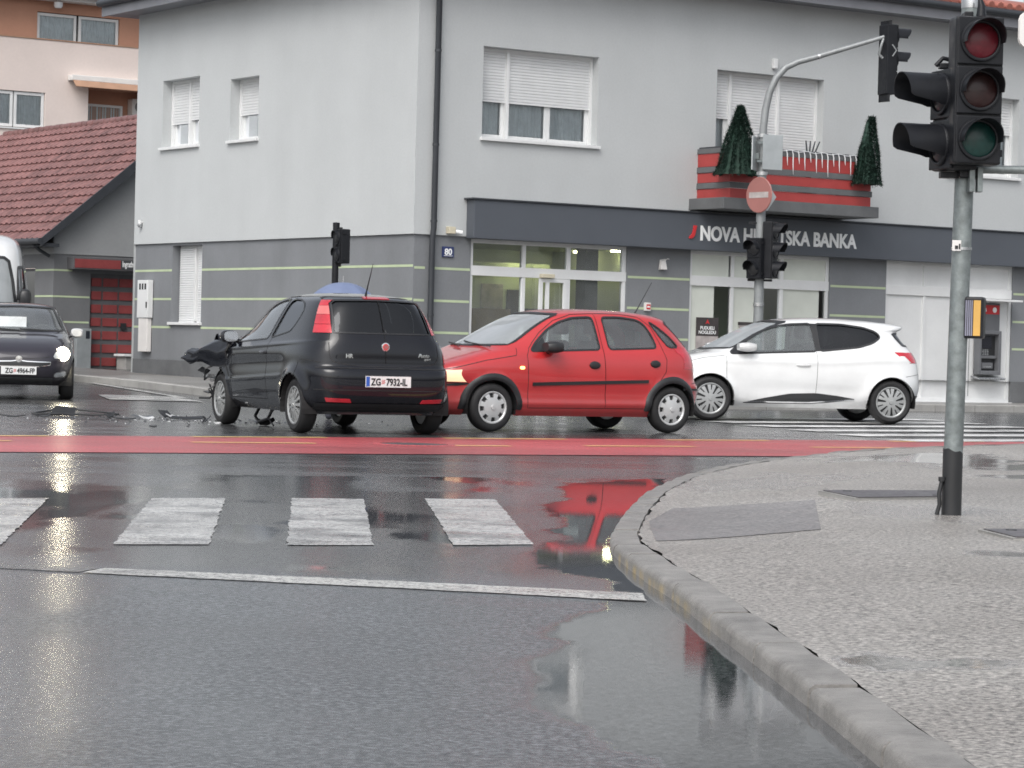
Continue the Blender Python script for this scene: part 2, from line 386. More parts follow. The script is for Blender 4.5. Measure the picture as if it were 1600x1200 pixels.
def kerbmat():
    m, nt, b = nodes('kerb_concrete'); co = texco(nt, True)
    c = ramp(nt, noise(nt, co, 5, 6, .7), [(.25, (.13, .124, .115)), (.75, (.36, .345, .325))])
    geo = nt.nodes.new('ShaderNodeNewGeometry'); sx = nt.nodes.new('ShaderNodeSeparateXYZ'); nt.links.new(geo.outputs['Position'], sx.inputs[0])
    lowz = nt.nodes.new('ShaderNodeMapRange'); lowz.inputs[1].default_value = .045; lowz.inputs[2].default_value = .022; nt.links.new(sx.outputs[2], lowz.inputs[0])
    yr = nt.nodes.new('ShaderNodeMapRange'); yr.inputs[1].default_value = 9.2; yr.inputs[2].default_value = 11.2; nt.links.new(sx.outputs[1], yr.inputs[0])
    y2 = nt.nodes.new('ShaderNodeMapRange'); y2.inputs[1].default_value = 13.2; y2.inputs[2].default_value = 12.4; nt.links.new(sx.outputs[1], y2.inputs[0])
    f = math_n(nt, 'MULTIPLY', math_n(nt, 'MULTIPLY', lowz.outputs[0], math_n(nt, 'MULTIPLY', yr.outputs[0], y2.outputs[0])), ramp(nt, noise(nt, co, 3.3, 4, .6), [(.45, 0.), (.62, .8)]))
    c = mixc(nt, f, c, (.52, .38, .13))     # yellow patches along the foot of the stones
    nt.links.new(c, b.inputs['Base Color']); b.inputs['Roughness'].default_value = .38
    bumpn(nt, b, noise(nt, co, 32, 6, .75), .8, .010)
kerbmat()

def grid_sheet(name, xs, ys, zf, matn, wet=None, keep=None):
    X, Y = np.meshgrid(xs, ys); Z = zf(X, Y); n, m = X.shape
    V = np.stack([X, Y, Z], -1).reshape(-1, 3); I = np.arange(n*m).reshape(n, m)
    F = np.stack([I[:-1, :-1], I[:-1, 1:], I[1:, 1:], I[1:, :-1]], -1).reshape(-1, 4)
    if keep is not None:
        C = V[F].mean(1); F = F[keep(C[:, 0], C[:, 1])]
    me = np_mesh(name, V, F, matn, True)
    if wet is not None:
        a = me.attributes.new('wet', 'FLOAT', 'POINT'); a.data.foreach_set('value', np.clip(wet(V[:, 0], V[:, 1]), 0, 1).astype(np.float32))
    return bpy.data.objects.new(name, me)
lines = lambda *segs: np.unique(np.round(np.concatenate([np.arange(a, b+1e-6, s) for a, b, s in segs]), 4))
road = put(grid_sheet('road', lines((-120, -30, 6), (-30, 30, 1.5), (30, 120, 6)), lines((-40, 10, 5), (10, 80, 1.5), (80, 180, 6)), lambda X, Y: gz(X, Y), 'asphalt_cross'))
tag(road, 'wet grey asphalt of the street crossing', None, None, 'structure')

# kerb line of the near pavement: X as a function of Y, kerb height falls away at the dropped corner
KY = np.array([-12, 3, 5, 6.44, 7.53, 8.54, 9.57, 10.66, 11.5, 12.98, 14.1, 16.1, 18.3, 20.8, 22.96, 24.6, 26.6, 28.2, 30.3, 33.4, 37.5, 48, 60])
KX = np.array([1.75, 1.07, .985, .915, .86, .795, .73, .665, .59, .50, .535, .69, .92, 1.31, 1.83, 2.37, 3.2, 4.06, 5.82, 9.0, 13.6, 27, 44])
def kx(y):
    y = np.asarray(y, float); return (np.interp(y-.3, KY, KX)+np.interp(y, KY, KX)*2+np.interp(y+.3, KY, KX))/4
kh = lambda y: np.interp(y, [12.3, 14.6, 25, 34], [.068, .024, .028, .06])

PUD1 = [(.5, 19.71), (1.22, 20.84), (.97, 18.4), (.77, 16.18), (.54, 14.1), (.6, 12.4), (.57, 11.1), (.29, 11.8), (.12, 12.4), (.24, 13.5), (.35, 14.3), (.32, 15.4), (.22, 16.2), (.4, 17.8)]
PUD2 = [(.50, 12.0), (.80, 9.16), (.87, 7.83), (.98, 6.1), (1.06, 4.6), (.6, 4.6), (.50, 6.1), (.30, 6.75), (.14, 7.4), (.14, 8.4), (.25, 9.45), (.40, 10.3)]
def wet_near(x, y):
    P = np.stack([x, y], -1); w = 0*x
    for poly, top in ((PUD1, 1.), (PUD2, .97)):
        s = poly_sd(P, poly) - .05 + (fbm(x*2.6, y*.9, 2.2, 3)-.5)*.30
        w = np.maximum(w, top*(1-sm(s, -.03, .08)))
    film = (.70+.24*sm(fbm(x*1.1, y*.45, 1.0, 11), .42, .60))*sm(y+(fbm(x*.7, y*.5, 1.2, 31)-.5)*2.2, 10.2, 11.6)*(1-.35*sm(fbm(x, y*.4, 1.6, 41), .5, .62))*(1-.35*sm(x, -.25, .25))          # standing film over the crossing
    left = .12+.34*sm(fbm(x*1.4, y*.42, .8, 5), .40, .62)
    return np.maximum(np.maximum(w, film), left)
seam = lambda X: 20.27+.349*X
side = put(grid_sheet('side_road', lines((-14, -4.6, .6), (-4.6, 2.4, .05), (2.4, 6, .6)), lines((-12, 4, .6), (4, 22, .055)),
    lambda X, Y: 0*X+.004, 'asphalt_near', wet_near, lambda X, Y: (Y < seam(X)+(fbm(X, Y, 2.5, 8)-.5)*.18) & (X < kx(Y)+.15)))
tag(side, 'wet dark asphalt of the nearer road', None, None, 'structure')

def sheet_poly(name, pts, z, matn, parent):
    mb = MB(); d = densify(pts, .07 if 'stripe' in name or 'line' in name else .5)
    if 'stripe' in name or 'line' in name: d = [(x+random.gauss(0, .004), y+random.gauss(0, .006)) for x, y in d]
    mb.add([(x, y, GZ(x, y)+z) for x, y in d], [tuple(range(len(d)))]); return mb.obj(name, matn, parent)
# red cycle crossing with its dashes
red = tag(sheet_poly('cycle_lane', [(-30, 9.35), (-30, 11.35), (20, 40.6), (20, 34.9), (1.84, 25.45), (-.56, 24.25), (-4.27, 22.37)], .006, 'asphalt_red', None), 'red surfaced cycle crossing with yellow dashes', None, None, 'structure')
def dash(p, q, w, z, matn, name, parent):
    a, b = Vector((*p, 0)), Vector((*q, 0)); n = (b-a).cross(Vector((0, 0, 1))).normalized()*w/2
    sheet_poly(name, [((a+n).x, (a+n).y), ((b+n).x, (b+n).y), ((b-n).x, (b-n).y), ((a-n).x, (a-n).y)], z, matn, parent)
for p, q in [((-8.6, 22.6), (-7.4, 23.2)), ((-5.9, 24.0), (-4.6, 24.65)), ((-3.03, 25.42), (-1.9, 25.95)), ((-.55, 26.3), (.0, 26.55)), ((.76, 27.14), (1.91, 27.75)), ((3.2, 28.43), (4.53, 29.1)), ((5.9, 29.9), (7.2, 30.7)),
             ((-9, 23.2), (-7.6, 24.1)), ((-6.1, 25.0), (-4.5, 26.05)), ((-3.2, 26.85), (-1.9, 27.6)), ((-.7, 28.3), (.6, 28.95)), ((1.73, 29.55), (2.92, 30.28)), ((4.4, 31.05), (5.6, 31.85))]:
    dash(p, q, .15, .0105, 'paint_yellow', 'yellow_dash', red)
# zebra on the near road, stop line, lane line
for st in [[(-1.88, 12.73), (-2.2, 16.47), (-1.77, 16.68), (-1.44, 12.88)], [(-1.07, 12.97), (-1.37, 16.85), (-.92, 16.95), (-.66, 13.11)], [(-.27, 13.25), (-.54, 17.16), (-.09, 17.3), (.13, 13.42)],
           [(-2.83, 12.40), (-3.22, 16.0), (-2.79, 16.2), (-2.38, 12.55)], [(-3.75, 12.1), (-4.15, 15.6), (-3.7, 15.8), (-3.3, 12.25)]]:
    sheet_poly('crossing_stripe', st, .008, 'paint_line', side)
sheet_poly('stop_line', [(-1.78, 11.17), (-.5, 10.86), (.555, 10.56), (.555, 10.90), (-.5, 11.17), (-1.72, 11.42)], .008, 'paint_worn', side)
sheet_poly('stop_line', [(-4.2, 11.78), (-1.80, 11.20), (-1.74, 11.40), (-4.15, 11.94)], .0065, 'paint_faint', side)
# far zebra, seen almost edge on
for k in range(6):
    x, y = 4.78-.42*k, 31.2+1.55*k; d = Vector((.80, .60)); n = Vector((-.60, .80))*.62; e = Vector((x, y))+d*5.2
    sheet_poly('crossing_stripe', [(x, y), tuple(e), tuple(e+n), (x+n.x, y+n.y)], .0115, 'paint_bright', road)
for pts in [[(-8.0, 50.6), (-7.9, 50.7), (-5.3, 44.0), (-5.45, 44.0)], [(-6.25, 41.6), (-6.9, 44.6), (-5.6, 44.4), (-4.8, 41.7)], [(-9.6, 56), (-9.45, 56.1), (-8.3, 52.6), (-8.45, 52.5)]]:
    sheet_poly('lane_mark', pts, .012, 'paint_line', road)

# near pavement with kerb stones, dropped towards the crossing
def pz(X, Y):
    h = kh(Y); return h + (.112-h)*sm(X-kx(Y), .16, 1.6) + (fbm(X, Y, .8, 2)-.5)*.012
ysw = lines((-12, 4, .8), (4, 30, .06), (30, 60, .5)); us = np.concatenate([np.arange(.155, 3.4, .06), np.arange(3.4, 24, .6)])
Yg = np.repeat(ysw[:, None], len(us), 1); Xg = kx(Yg)+us[None]*(1+0*Yg); Xg[:, 0] += .10*np.clip(fbm(ysw, 0*ysw+3, 2.6, 7)-.52, 0, 1)*sm(ysw, 7.2, 8.5)-.008; Zg = pz(Xg, Yg); n, m = Xg.shape
I = np.arange(n*m).reshape(n, m); F = np.stack([I[:-1, :-1], I[:-1, 1:], I[1:, 1:], I[1:, :-1]], -1).reshape(-1, 4)
V = np.stack([Xg, Yg, Zg], -1).reshape(-1, 3); me = np_mesh('pavement', V, F, 'paving', True)
def wet_pave(x, y):
    P = np.stack([x, y], -1); w = 0*x
    for cx, cy, rx, ry in [(3.6, 23.6, .8, 1.6), (4.6, 22.0, 1.2, .9), (4.8, 20.2, 1.5, .45), (1.42, 8.08, .20, .12), (2.3, 12.2, .2, .22), (1.13, 8.15, .14, .25)]:
        s = np.hypot((x-cx)/rx, (y-cy)/ry)-1 + (fbm(x*2, y, 2.5, 4)-.5)*1.3; w = np.maximum(w, .95*(1-sm(s, -.15, .12)))
    return np.maximum(w, sm(fbm(x*1.2, y*.5, .9, 21), .56, .72)*.45)
a = me.attributes.new('wet', 'FLOAT', 'POINT'); a.data.foreach_set('value', np.clip(wet_pave(V[:, 0], V[:, 1]), 0, 1).astype(np.float32))
pavement = tag(put(bpy.data.objects.new('pavement', me)), 'pale wet pavement curving round the corner', None, None, 'structure')
y = -3.0; k = 0; cuts = [5.85, 6.95, 8.1, 9.9, 11.35]
ycuts = [3.2, 4.3, 5.37, 6.44, 7.53, 8.54, 9.57, 10.66, 11.5, 12.2, 12.9]
yy = 12.9
while yy < 34: yy += .78 if yy < 24 else .6; ycuts.append(yy)
ycuts = [1.5, 2.6] + ycuts
for y0, y1 in zip(ycuts[:-1], ycuts[1:]):
    rings = []; tw = random.uniform(-.006, .006); lift = random.uniform(-.004, .004); N = 4
    for t in range(N+1):
        y = y0+.014+(y1-y0-.028)*t/N; x = float(kx(y))+tw*(t/N-.5); h = float(kh(y))+lift+.004*math.sin(y*9); s = (float(kx(y+.05))-float(kx(y-.05)))/.1; nx, ny = 1/math.hypot(1, s), -s/math.hypot(1, s)
        prof = [(-.004, -.15), (.0, h-.028), (.006, h-.011), (.02, h), (.142, h+.003), (.146, -.15)]
        rings.append([(x+u*nx, y+u*ny, zz) for u, zz in prof])
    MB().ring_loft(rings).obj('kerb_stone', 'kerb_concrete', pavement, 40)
mb = MB(); mb.add([(x, y, float(pz(x, y))+.003) for x, y in densify([(.73, 13.2), (.80, 15.2), (1.02, 16.5), (1.9, 16.62), (1.62, 13.85)], .08)], [tuple(range(len(densify([(.73, 13.2), (.80, 15.2), (1.02, 16.5), (1.9, 16.62), (1.62, 13.85)], .08))))]); tag(mb.obj('paving_patch', 'paving_patch', pavement), 'dark grey square of patched paving')
def cover(pts, label):
    c = np.mean(pts, 0); t = thing('utility_cover', label, 'cover', (c[0], c[1], float(pz(c[0], c[1]))))
    P = [(x-c[0], y-c[1]) for x, y in pts]; z = float(pz(c[0], c[1]))
    mb = MB(); mb.prism(P, lambda u, v, d: (u, v, d), -.02, .012); mb.obj('frame', 'concrete', t, None, .003)
    Q = [(u*.93, v*.93) for u, v in P]; mb = MB(); mb.prism(Q, lambda u, v, d: (u, v, d), .0, .018); mb.obj('lid', 'cover_iron', t, None, .004)
    for s in (-.6, .6):
        mb = MB(); mb.lathe([(.001, .022), (.028, .022), (.03, .017)], 14, 'z', (P[0][0]*s, P[0][1]*s, 0)); mb.obj('lifting_hole', 'black_plastic', t)
cover([(1.98, 17.15), (2.86, 17.55), (2.74, 16.75), (2.12, 16.35)], 'flat dark iron cover just behind the foot of the near pole')
cover([(2.41, 13.72), (3.2, 13.95), (3.1, 13.2), (2.48, 13.12)], 'small dark cover in the pavement nearest the right edge')

# far pavement round the bank corner
TH = rad(33.9); CA, SA = math.cos(TH), math.sin(TH); BC = (-1.74, 45.5)
LW = lambda x, y: (BC[0]+x*CA-y*SA, BC[1]+x*SA+y*CA)
outline = [(45, -2.2), (2.5, -2.2), (0, -2.75), (-1.8, -3.15), (-2.9, -2.9), (-3.3, -2.1), (-3.25, -.8), (-2.9, 2), (-2.3, 6), (-2.1, 11), (-2.0, 13), (-1.9, 40)]
pts = densify(outline, .5, False); W2 = [LW(*p) for p in pts]
inner = [LW(max(x, .3), max(y, .3)) for x, y in pts]
mb = MB(); n = len(W2); z = lambda p: GZ(*p)+.125
mb.add([(*p, z(p)) for p in W2]+[(*p, z(p)) for p in inner], [(i, i+1, n+i+1, n+i) for i in range(n-1)])
farpav = tag(mb.obj('far_pavement', 'paving_far'), 'pavement in front of the bank building', None, None, 'structure')
for i in range(0, n-1, 2):
    seg = W2[i:i+3]
    if len(seg) < 2 or seg[0][1] > 66 or seg[0][0] > 16: continue
    rings = []
    for q, p in enumerate(seg):
        a, b = Vector(seg[max(q-1, 0)]), Vector(seg[min(q+1, len(seg)-1)]); d = (b-a).normalized(); nn = Vector((-d.y, d.x))
        if q == 0: p = (p[0]+d.x*.008, p[1]+d.y*.008)
        if q == len(seg)-1: p = (p[0]-d.x*.008, p[1]-d.y*.008)
        g0 = GZ(*p); rings.append([(p[0]+nn.x*u, p[1]+nn.y*u, g0+zz) for u, zz in [(.02, -.1), (.02, .118), (.0, .132), (-.16, .132), (-.16, -.1)]])
    MB().ring_loft(rings).obj('kerb_stone', 'concrete', farpav, 40)
# ---------------------------------------------------------------- bank building on the corner
def wall_sheet(P, u0, u1, z0, z1, holes, depth, top=None):
    """outer skin with real openings and reveals; P(u, d, z)"""
    mb = MB(); us = sorted({u0, u1, *[h[0] for h in holes], *[h[1] for h in holes]}); zs = sorted({z0, z1, *[h[2] for h in holes], *[h[3] for h in holes]})
    us = [u for u in us if u0 <= u <= u1]; zs = [q for q in zs if z0 <= q <= z1]
    for a, b in zip(us[:-1], us[1:]):
        for c, d in zip(zs[:-1], zs[1:]):
            um, zm = (a+b)/2, (c+d)/2
            if any(h[0] < um < h[1] and h[2] < zm < h[3] for h in holes): continue
            mb.quad(P(a, 0, c), P(b, 0, c), P(b, 0, d), P(a, 0, d))
    for a, b, c, d in holes:
        for (p, q), (r, s) in [((a, c), (a, d)), ((b, c), (b, d)), ((a, c), (b, c)), ((a, d), (b, d))]:
            if c <= z0+1e-6 and p != r and q == c: continue
            mb.quad(P(p, 0, q), P(r, 0, s), P(r, depth, s), P(p, depth, q))
    return mb
def pbox(mb, P, u0, u1, d0, d1, z0, z1, mi=0):
    vs = [P(u, d, z) for z in (z0, z1) for u, d in ((u0, d0), (u1, d0), (u1, d1), (u0, d1))]
    return mb.add(vs, [(0, 3, 2, 1), (4, 5, 6, 7), (0, 1, 5, 4), (1, 2, 6, 5), (2, 3, 7, 6), (3, 0, 4, 7)], mi)
def part_box(name, m, parent, P, u0, u1, d0, d1, z0, z1, bevel=.0):
    return pbox(MB(), P, u0, u1, d0, d1, z0, z1).obj(name, m, parent, None, bevel)
def shutter(P, u0, u1, z0, z1, d, parent, pitch=.052):
    mb = MB(); n = max(1, int((z1-z0)/pitch)); h = (z1-z0)/n
    for k in range(n):
        a = z0+k*h
        mb.add([P(u0, d+.014, a), P(u1, d+.014, a), P(u1, d+.014, a+h), P(u0, d+.014, a+h), P(u0, d, a+.014), P(u1, d, a+.014), P(u1, d, a+h-.006), P(u0, d, a+h-.006)],
               [(0, 1, 5, 4), (4, 5, 6, 7), (7, 6, 2, 3)])
    pbox(mb, P, u0, u1, d-.006, d+.018, z0-.035, z0-.001)
    return mb.obj('roller_shutter', 'shutter_white', parent)
def casement(P, u0, u1, z0, z1, d, parent, fr=.055, curtain=True, glassm='window_glass', framem='white_plastic'):
    """one sash: frame > pane, with a curtain and dark room behind"""
    mb = MB(); f = fr
    for a, b, c, e in [(u0, u1, z0, z0+f), (u0, u1, z1-f, z1), (u0, u0+f, z0+f, z1-f), (u1-f, u1, z0+f, z1-f)]: pbox(mb, P, a, b, d, d+.06, c, e)
    s = mb.obj('window_frame', framem, parent, None, .004)
    MB().quad(P(u0+f, d+.03, z0+f), P(u1-f, d+.03, z0+f), P(u1-f, d+.03, z1-f), P(u0+f, d+.03, z1-f)).obj('pane', glassm, s)
    if curtain:
        mb = MB(); n = max(8, int((u1-u0)/.03)); pr = None
        for k in range(n+1):
            u = u0+.02+(u1-u0-.04)*k/n; q = d+.085+.016*math.sin(k*1.9)+.01*math.sin(k*.7)
            if pr: mb.quad(P(pr[0], pr[1], z0), P(u, q, z0), P(u, q, z1), P(pr[0], pr[1], z1))
            pr = (u, q)
        mb.obj('curtain', 'curtain', s, 60)
    return s
PA = lambda u, d, z: (u, d, z)
PB = lambda u, d, z: (d, u, z)
bank = thing('bank_building', 'two storey grey corner building with a bank on its ground floor', 'building', (BC[0], BC[1], 0), TH)
LX, LY, ZT = 24., 10.8, 7.55
upA = [(1.33, 3.78, 4.59, 6.17), (6.45, 9.01, 3.95, 6.17), (12.2, 14.1, 4.6, 6.17), (17.5, 20, 4.6, 6.17)]
upB = [(8.05, 9.64, 4.77, 6.11), (5.63, 6.76, 4.77, 5.95)]
wall_sheet(PA, 0, LX, 2.87, ZT, upA, .27).obj('upper_wall', 'render_light', bank)
wall_sheet(PB, 0, LY, 2.87, ZT, upB, .29).obj('upper_wall', 'render_light', bank)
loA = [(1.2, 4.55, .1, 2.84), (5.98, 9.32, .1, 2.84), (10.74, 14.1, .1, 2.84)]; loB = [(7.86, 9.14, 1.30, 2.82)]
LA = lambda u, d, z: (u, d+.045, z); LB = lambda u, d, z: (d+.045, u, z)
wall_sheet(LA, .045, LX, .55, 2.87, [(a, b, .55, d) for a, b, c, d in loA], .16).obj('lower_wall', 'render_dark', bank)
wall_sheet(LB, .045, LY, .55, 2.87, loB, .26).obj('lower_wall', 'render_dark', bank)
wall_sheet(lambda u, d, z: (u, d+.03, z), .03, LX, -.3, .55, [(a, b, -.3, .55) for a, b, c, d in loA], .16).obj('plinth', 'plinth', bank)
wall_sheet(lambda u, d, z: (d+.03, u, z), .03, LY, -.3, .55, [], .2).obj('plinth', 'plinth', bank)
mb = MB(); mb.quad((0, 0, 2.87), (LX, 0, 2.87), (LX, .05, 2.87), (0, .05, 2.87)); mb.quad((0, .05, 2.872), (.05, .05, 2.872), (.05, LY, 2.872), (0, LY, 2.872)); mb.obj('wall_ledge', 'render_light', bank)
mb = MB(); mb.quad((LX, 0, -.3), (LX, LY, -.3), (LX, LY, ZT), (LX, 0, ZT)); mb.quad((0, LY, -.3), (LX, LY, -.3), (LX, LY, ZT), (0, LY, ZT)); mb.obj('rear_wall', 'render_light', bank)
# pale green lines in the render
def stripes(P, segs, zs, skip=()):
    for z in zs:
        for a, b in segs:
            part_box('render_stripe', 'stripe_green', bank, P, a, b, .041, .06, z-.021, z+.021)
stripes(PA, [(.06, .27), (.43, 1.19), (4.57, 5.97), (9.34, 10.73), (14.12, 17.)], (1.20, 1.745, 2.30))
stripes(PB, [(.06, 7.85), (9.15, LY)], (1.20, 1.76, 2.33))
# sign band
mb = MB(); mb.box(1.06, LX, -.25, -.003, 2.835, 3.50); band = mb.obj('sign_band', 'band_dark', bank, None, .012)
mb = MB(); mb.box(1.0, LX, -.28, -.004, 3.503, 3.53); mb.obj('band_flashing', 'pipe_dark', bank)
fn = lambda u, v, d: (5.95+u, -.253-d, 3.02+v)
tb = text_mb('NOVA HRVATSKA BANKA', .365, fn, 0, offset=.011, depth=.012)
w = max(v[0] for v in tb.v)-5.95; tb.v = [(5.95+(v[0]-5.95)*3.75/w, v[1], v[2]) for v in tb.v]; tb.obj('lettering', 'letter_white', band)
mb = MB(); C0 = [(0, .0), (.05, .0), (.09, .02), (.125, .06), (.14, .12), (.17, .24), (.10, .24), (.08, .14), (.06, .08), (.0, .035)]
mb.prism(C0, lambda u, v, d: (5.70+u, -.253-d, 3.035+v), 0, .02); mb.obj('logo_mark', 'letter_red', band)
# upper windows
def sill(P, u0, u1, z, parent=bank): return part_box('window_sill', 'sill_white', parent, P, u0-.04, u1+.04, -.07, .22, z-.05, z+.004, .006)
def winset(P, u0, u1, z0, z1, d, panels, posts, sashz, name='window', sill_on=True):
    """panels: (a, b, shutter_bottom, n_sashes)"""
    w = bpy.data.objects.new(name, None); put(w, bank)
    mb = MB(); t = .05
    pbox(mb, P, u0, u1, d-.02, d+.08, z1-.06, z1)
    for a in [u0, u1-t]: pbox(mb, P, a, a+t, d-.02, d+.08, z0, z1-.06)
    for a in posts: pbox(mb, P, a-.03, a+.03, d-.035, d+.08, z0, z1-.06)
    mb.obj('outer_frame', 'white_plastic', w, None, .004)
    for a, b, sb, ns in panels:
        if sb < z1-.1: shutter(P, a, b, max(sb, z0+.02), z1-.06, d+.005, w)
        if sb > z0+.15:
            for k in range(ns):
                c0 = a+(b-a)*k/ns; c1 = a+(b-a)*(k+1)/ns
                casement(P, c0+.003, c1-.003, z0+.03, z1-.1, d+.045, w)
    mb = MB(); pbox(mb, P, u0+.001, u1-.001, d+.45, d+.47, z0, z1); mb.obj('room', 'room_dark', w)
    if sill_on: sill(P, u0, u1, z0, w)
    return w
winset(PA, 1.33, 3.78, 4.59, 6.17, .2, [(1.38, 1.93, 5.27, 1), (1.99, 3.73, 5.27, 2)], [1.96], 5.27)
winset(PA, 6.45, 9.01, 3.95, 6.17, .2, [(6.5, 6.87, 5.33, 1), (6.93, 8.02, 4.0, 1), (8.08, 8.96, 4.0, 1)], [6.9, 8.05], 4, sill_on=False)
winset(PA, 12.2, 14.1, 4.6, 6.17, .2, [(12.25, 13.12, 5.49, 1), (13.18, 14.05, 5.49, 1)], [13.15], 5.4)
winset(PA, 17.5, 20, 4.6, 6.17, .2, [(17.55, 19.95, 5.2, 2)], [], 5.4)
winset(PB, 8.05, 9.64, 4.77, 6.11, .22, [(8.1, 8.80, 5.33, 1), (8.86, 9.59, 5.28, 1)], [8.83], 5.3)
winset(PB, 5.63, 6.76, 4.77, 5.95, .22, [(5.68, 6.71, 5.30, 1)], [], 5.3)
# ground floor side window, shutters closed
w3 = winset(LB, 7.86, 9.14, 1.30, 2.82, .2, [], [], 2, sill_on=False)
shutter(LB, 7.91, 8.36, 1.33, 2.76, .17, w3, .045); shutter(LB, 8.42, 9.09, 1.33, 2.76, .15, w3, .045); part_box('shutter_post', 'white_plastic', w3, LB, 8.365, 8.415, .12, .2, 1.33, 2.76, .004)
sill(LB, 7.86, 9.14, 1.30, w3)
# shop fronts
def shopfront(name, u0, u1, mull, ztr, kind):
    s = bpy.data.objects.new(name, None); put(s, bank); mb = MB(); d0, d1 = .08, .17; t = .07; z0, z1 = .13, 2.84
    cols = [u0] + mull + [u1]
    pbox(mb, PA, u0, u1, d0, d1, z1-t, z1-.001); pbox(mb, PA, u0, u1, d0, d1, z0, z0+t); pbox(mb, PA, u0, u1, d0-.012, d1, *ztr)
    for i, c in enumerate(cols):
        a, b = (c, c+t) if i == 0 else ((c-t, c) if i == len(cols)-1 else (c-t/2, c+t/2))
        pbox(mb, PA, a, b, d0+.001, d1-.001, z0+t, ztr[0]); pbox(mb, PA, a, b, d0+.001, d1-.001, ztr[1], z1-t)
    mb.obj('shop_frame', 'white_plastic', s, None, .004)
    for i in range(len(cols)-1):
        for a, b in [(z0+t, ztr[0]), (ztr[1], z1-t)]:
            if kind == 'panel': pbox(MB(), PA, cols[i]+.03, cols[i+1]-.03, .115, .16, a-.01, b+.01).obj('white_panel', 'white_plastic', s)
            elif kind == 'frosted': MB().quad(PA(cols[i]+.03, .12, a-.01), PA(cols[i+1]-.03, .12, a-.01), PA(cols[i+1]-.03, .12, b+.01), PA(cols[i]+.03, .12, b+.01)).obj('pane', 'window_glass', s)
            else: MB().quad(PA(cols[i]+.03, .12, a-.01), PA(cols[i+1]-.03, .12, a-.01), PA(cols[i+1]-.03, .12, b+.01), PA(cols[i]+.03, .12, b+.01)).obj('pane', 'shop_glass', s)
    return s
s1 = shopfront('entrance_front', 1.2, 4.55, [2.34, 3.30], (2.21, 2.38), 'clear')
door = bpy.data.objects.new('sliding_door', None); put(door, s1)
mb = MB()
for a in (2.66, 2.80, 3.18): pbox(mb, PA, a, a+.07, .045, .09, .2, 2.2)
pbox(mb, PA, 2.66, 3.25, .046, .089, 2.14, 2.205); mb.obj('door_leaf', 'white_plastic', door, None, .003)
part_box('door_sensor', 'cream_plastic', s1, PA, 2.66, 2.93, -.03, .066, 2.215, 2.285, .01)
part_box('door_notice', 'plate_white', s1, PA, 2.40, 2.58, .112, .117, 1.40, 1.47)
s2 = shopfront('office_front', 5.98, 9.32, [7.0, 8.18], (2.2, 2.38), 'frosted')
for a, b in [(6.06, 6.60), (7.06, 7.78), (8.24, 9.12)]:
    MB().quad(PA(a, .117, .9), PA(b, .117, .9), PA(b, .117, 2.2), PA(a, .117, 2.2)).obj('window_film', 'frosted', s2)
for a, b in [(6.06, 6.93), (7.06, 8.1), (8.24, 9.25)]:
    MB().quad(PA(a, .117, 2.38), PA(b, .117, 2.38), PA(b, .117, 2.77), PA(a, .117, 2.77)).obj('window_film', 'frosted', s2)
MB().quad(PA(5.98, 1.0, .13), PA(9.32, 1.0, .13), PA(9.32, 1.0, 2.84), PA(5.98, 1.0, 2.84)).obj('blind', 'interior_wall', s2)
s3 = shopfront('panel_front', 10.74, 14.1, [11.78, 12.94], (2.19, 2.37), 'panel')
for a in (10.74, 12.94): part_box('door_groove', 'gate_frame', s3, PA, a+.08, a+.09, .112, .116, .25, 2.12)
part_box('threshold', 'concrete', bank, PA, 1.2, 4.55, -.15, .17, .05, .135); part_box('threshold', 'white_plastic', bank, PA, 10.74, 14.1, -.03, .17, .05, .135)
# interior of the branch
room = bpy.data.objects.new('banking_hall', None); put(room, bank)
mb = MB(); mb.quad((.4, 4.6, .1), (5.6, 4.6, .1), (5.6, 4.6, 2.84), (.4, 4.6, 2.84)); mb.quad((.4, .25, .1), (.4, 4.6, .1), (.4, 4.6, 2.84), (.4, .25, 2.84)); mb.quad((5.6, .25, .1), (5.6, 4.6, .1), (5.6, 4.6, 2.84), (5.6, .25, 2.84)); mb.obj('inner_wall', 'interior_wall', room)
MB().quad((.4, .2, .128), (5.6, .2, .128), (5.6, 4.6, .128), (.4, 4.6, .128)).obj('inner_floor', 'interior_floor', room)
MB().quad((.4, .2, 2.838), (5.6, .2, 2.838), (5.6, 4.6, 2.838), (.4, 4.6, 2.838)).obj('inner_ceiling', 'interior_wall', room)
part_box('lamp_baffle', 'interior_wall', room, PA, .41, 5.59, 3.9, 4.05, 2.60, 2.835)  # beam added to hide the rear lamps from view
for x, y in [(5.35, 1.5), (5.35, 2.7), (5.2, 4.3), (2.6, 4.3)]:
    mb = MB(); mb.box(x-.07, x+.07, y-.07, y+.07, 2.80, 2.83); mb.obj('ceiling_lamp', 'lamp_warm', room)
for x, y in ((2.0, 2.1), (4.6, 1.2)): mb = MB(); mb.box(x-.14, x+.14, y, y+.3, .13, 2.83); mb.obj('pillar', 'interior_dark', room)
for px_, py_, h_, w_ in [(3.6, 2.6, .75, .7), (2.9, 3.6, .75, .6), (1.7, 1.3, 1.1, .25), (5.1, 3.6, 1.6, .35)]:
    rb = MB(); rb.box(px_-w_/2, px_+w_/2, py_-.3, py_+.3, .13, .13+h_); rb.obj('counter', 'desk_wood' if h_ < .8 else 'interior_dark', room, None, .02)
for px_, z_, w_, h_, m_ in [(3.2, 1.4, .7, .9, 'poster_grey'), (4.4, 1.5, .5, .7, 'poster_grey'), (5.0, 1.3, .4, .8, 'poster_dark')]: part_box('wall_poster', m_, room, PA, px_, px_+w_, 4.57, 4.59, z_, z_+h_)
part_box('glass_partition', 'interior_dark', room, PA, .9, 1.9, 1.4, 1.44, .13, 1.5); part_box('panel_screen', 'desk_wood', room, PA, 3.4, 4.3, 3.4, 3.5, .13, 1.7)
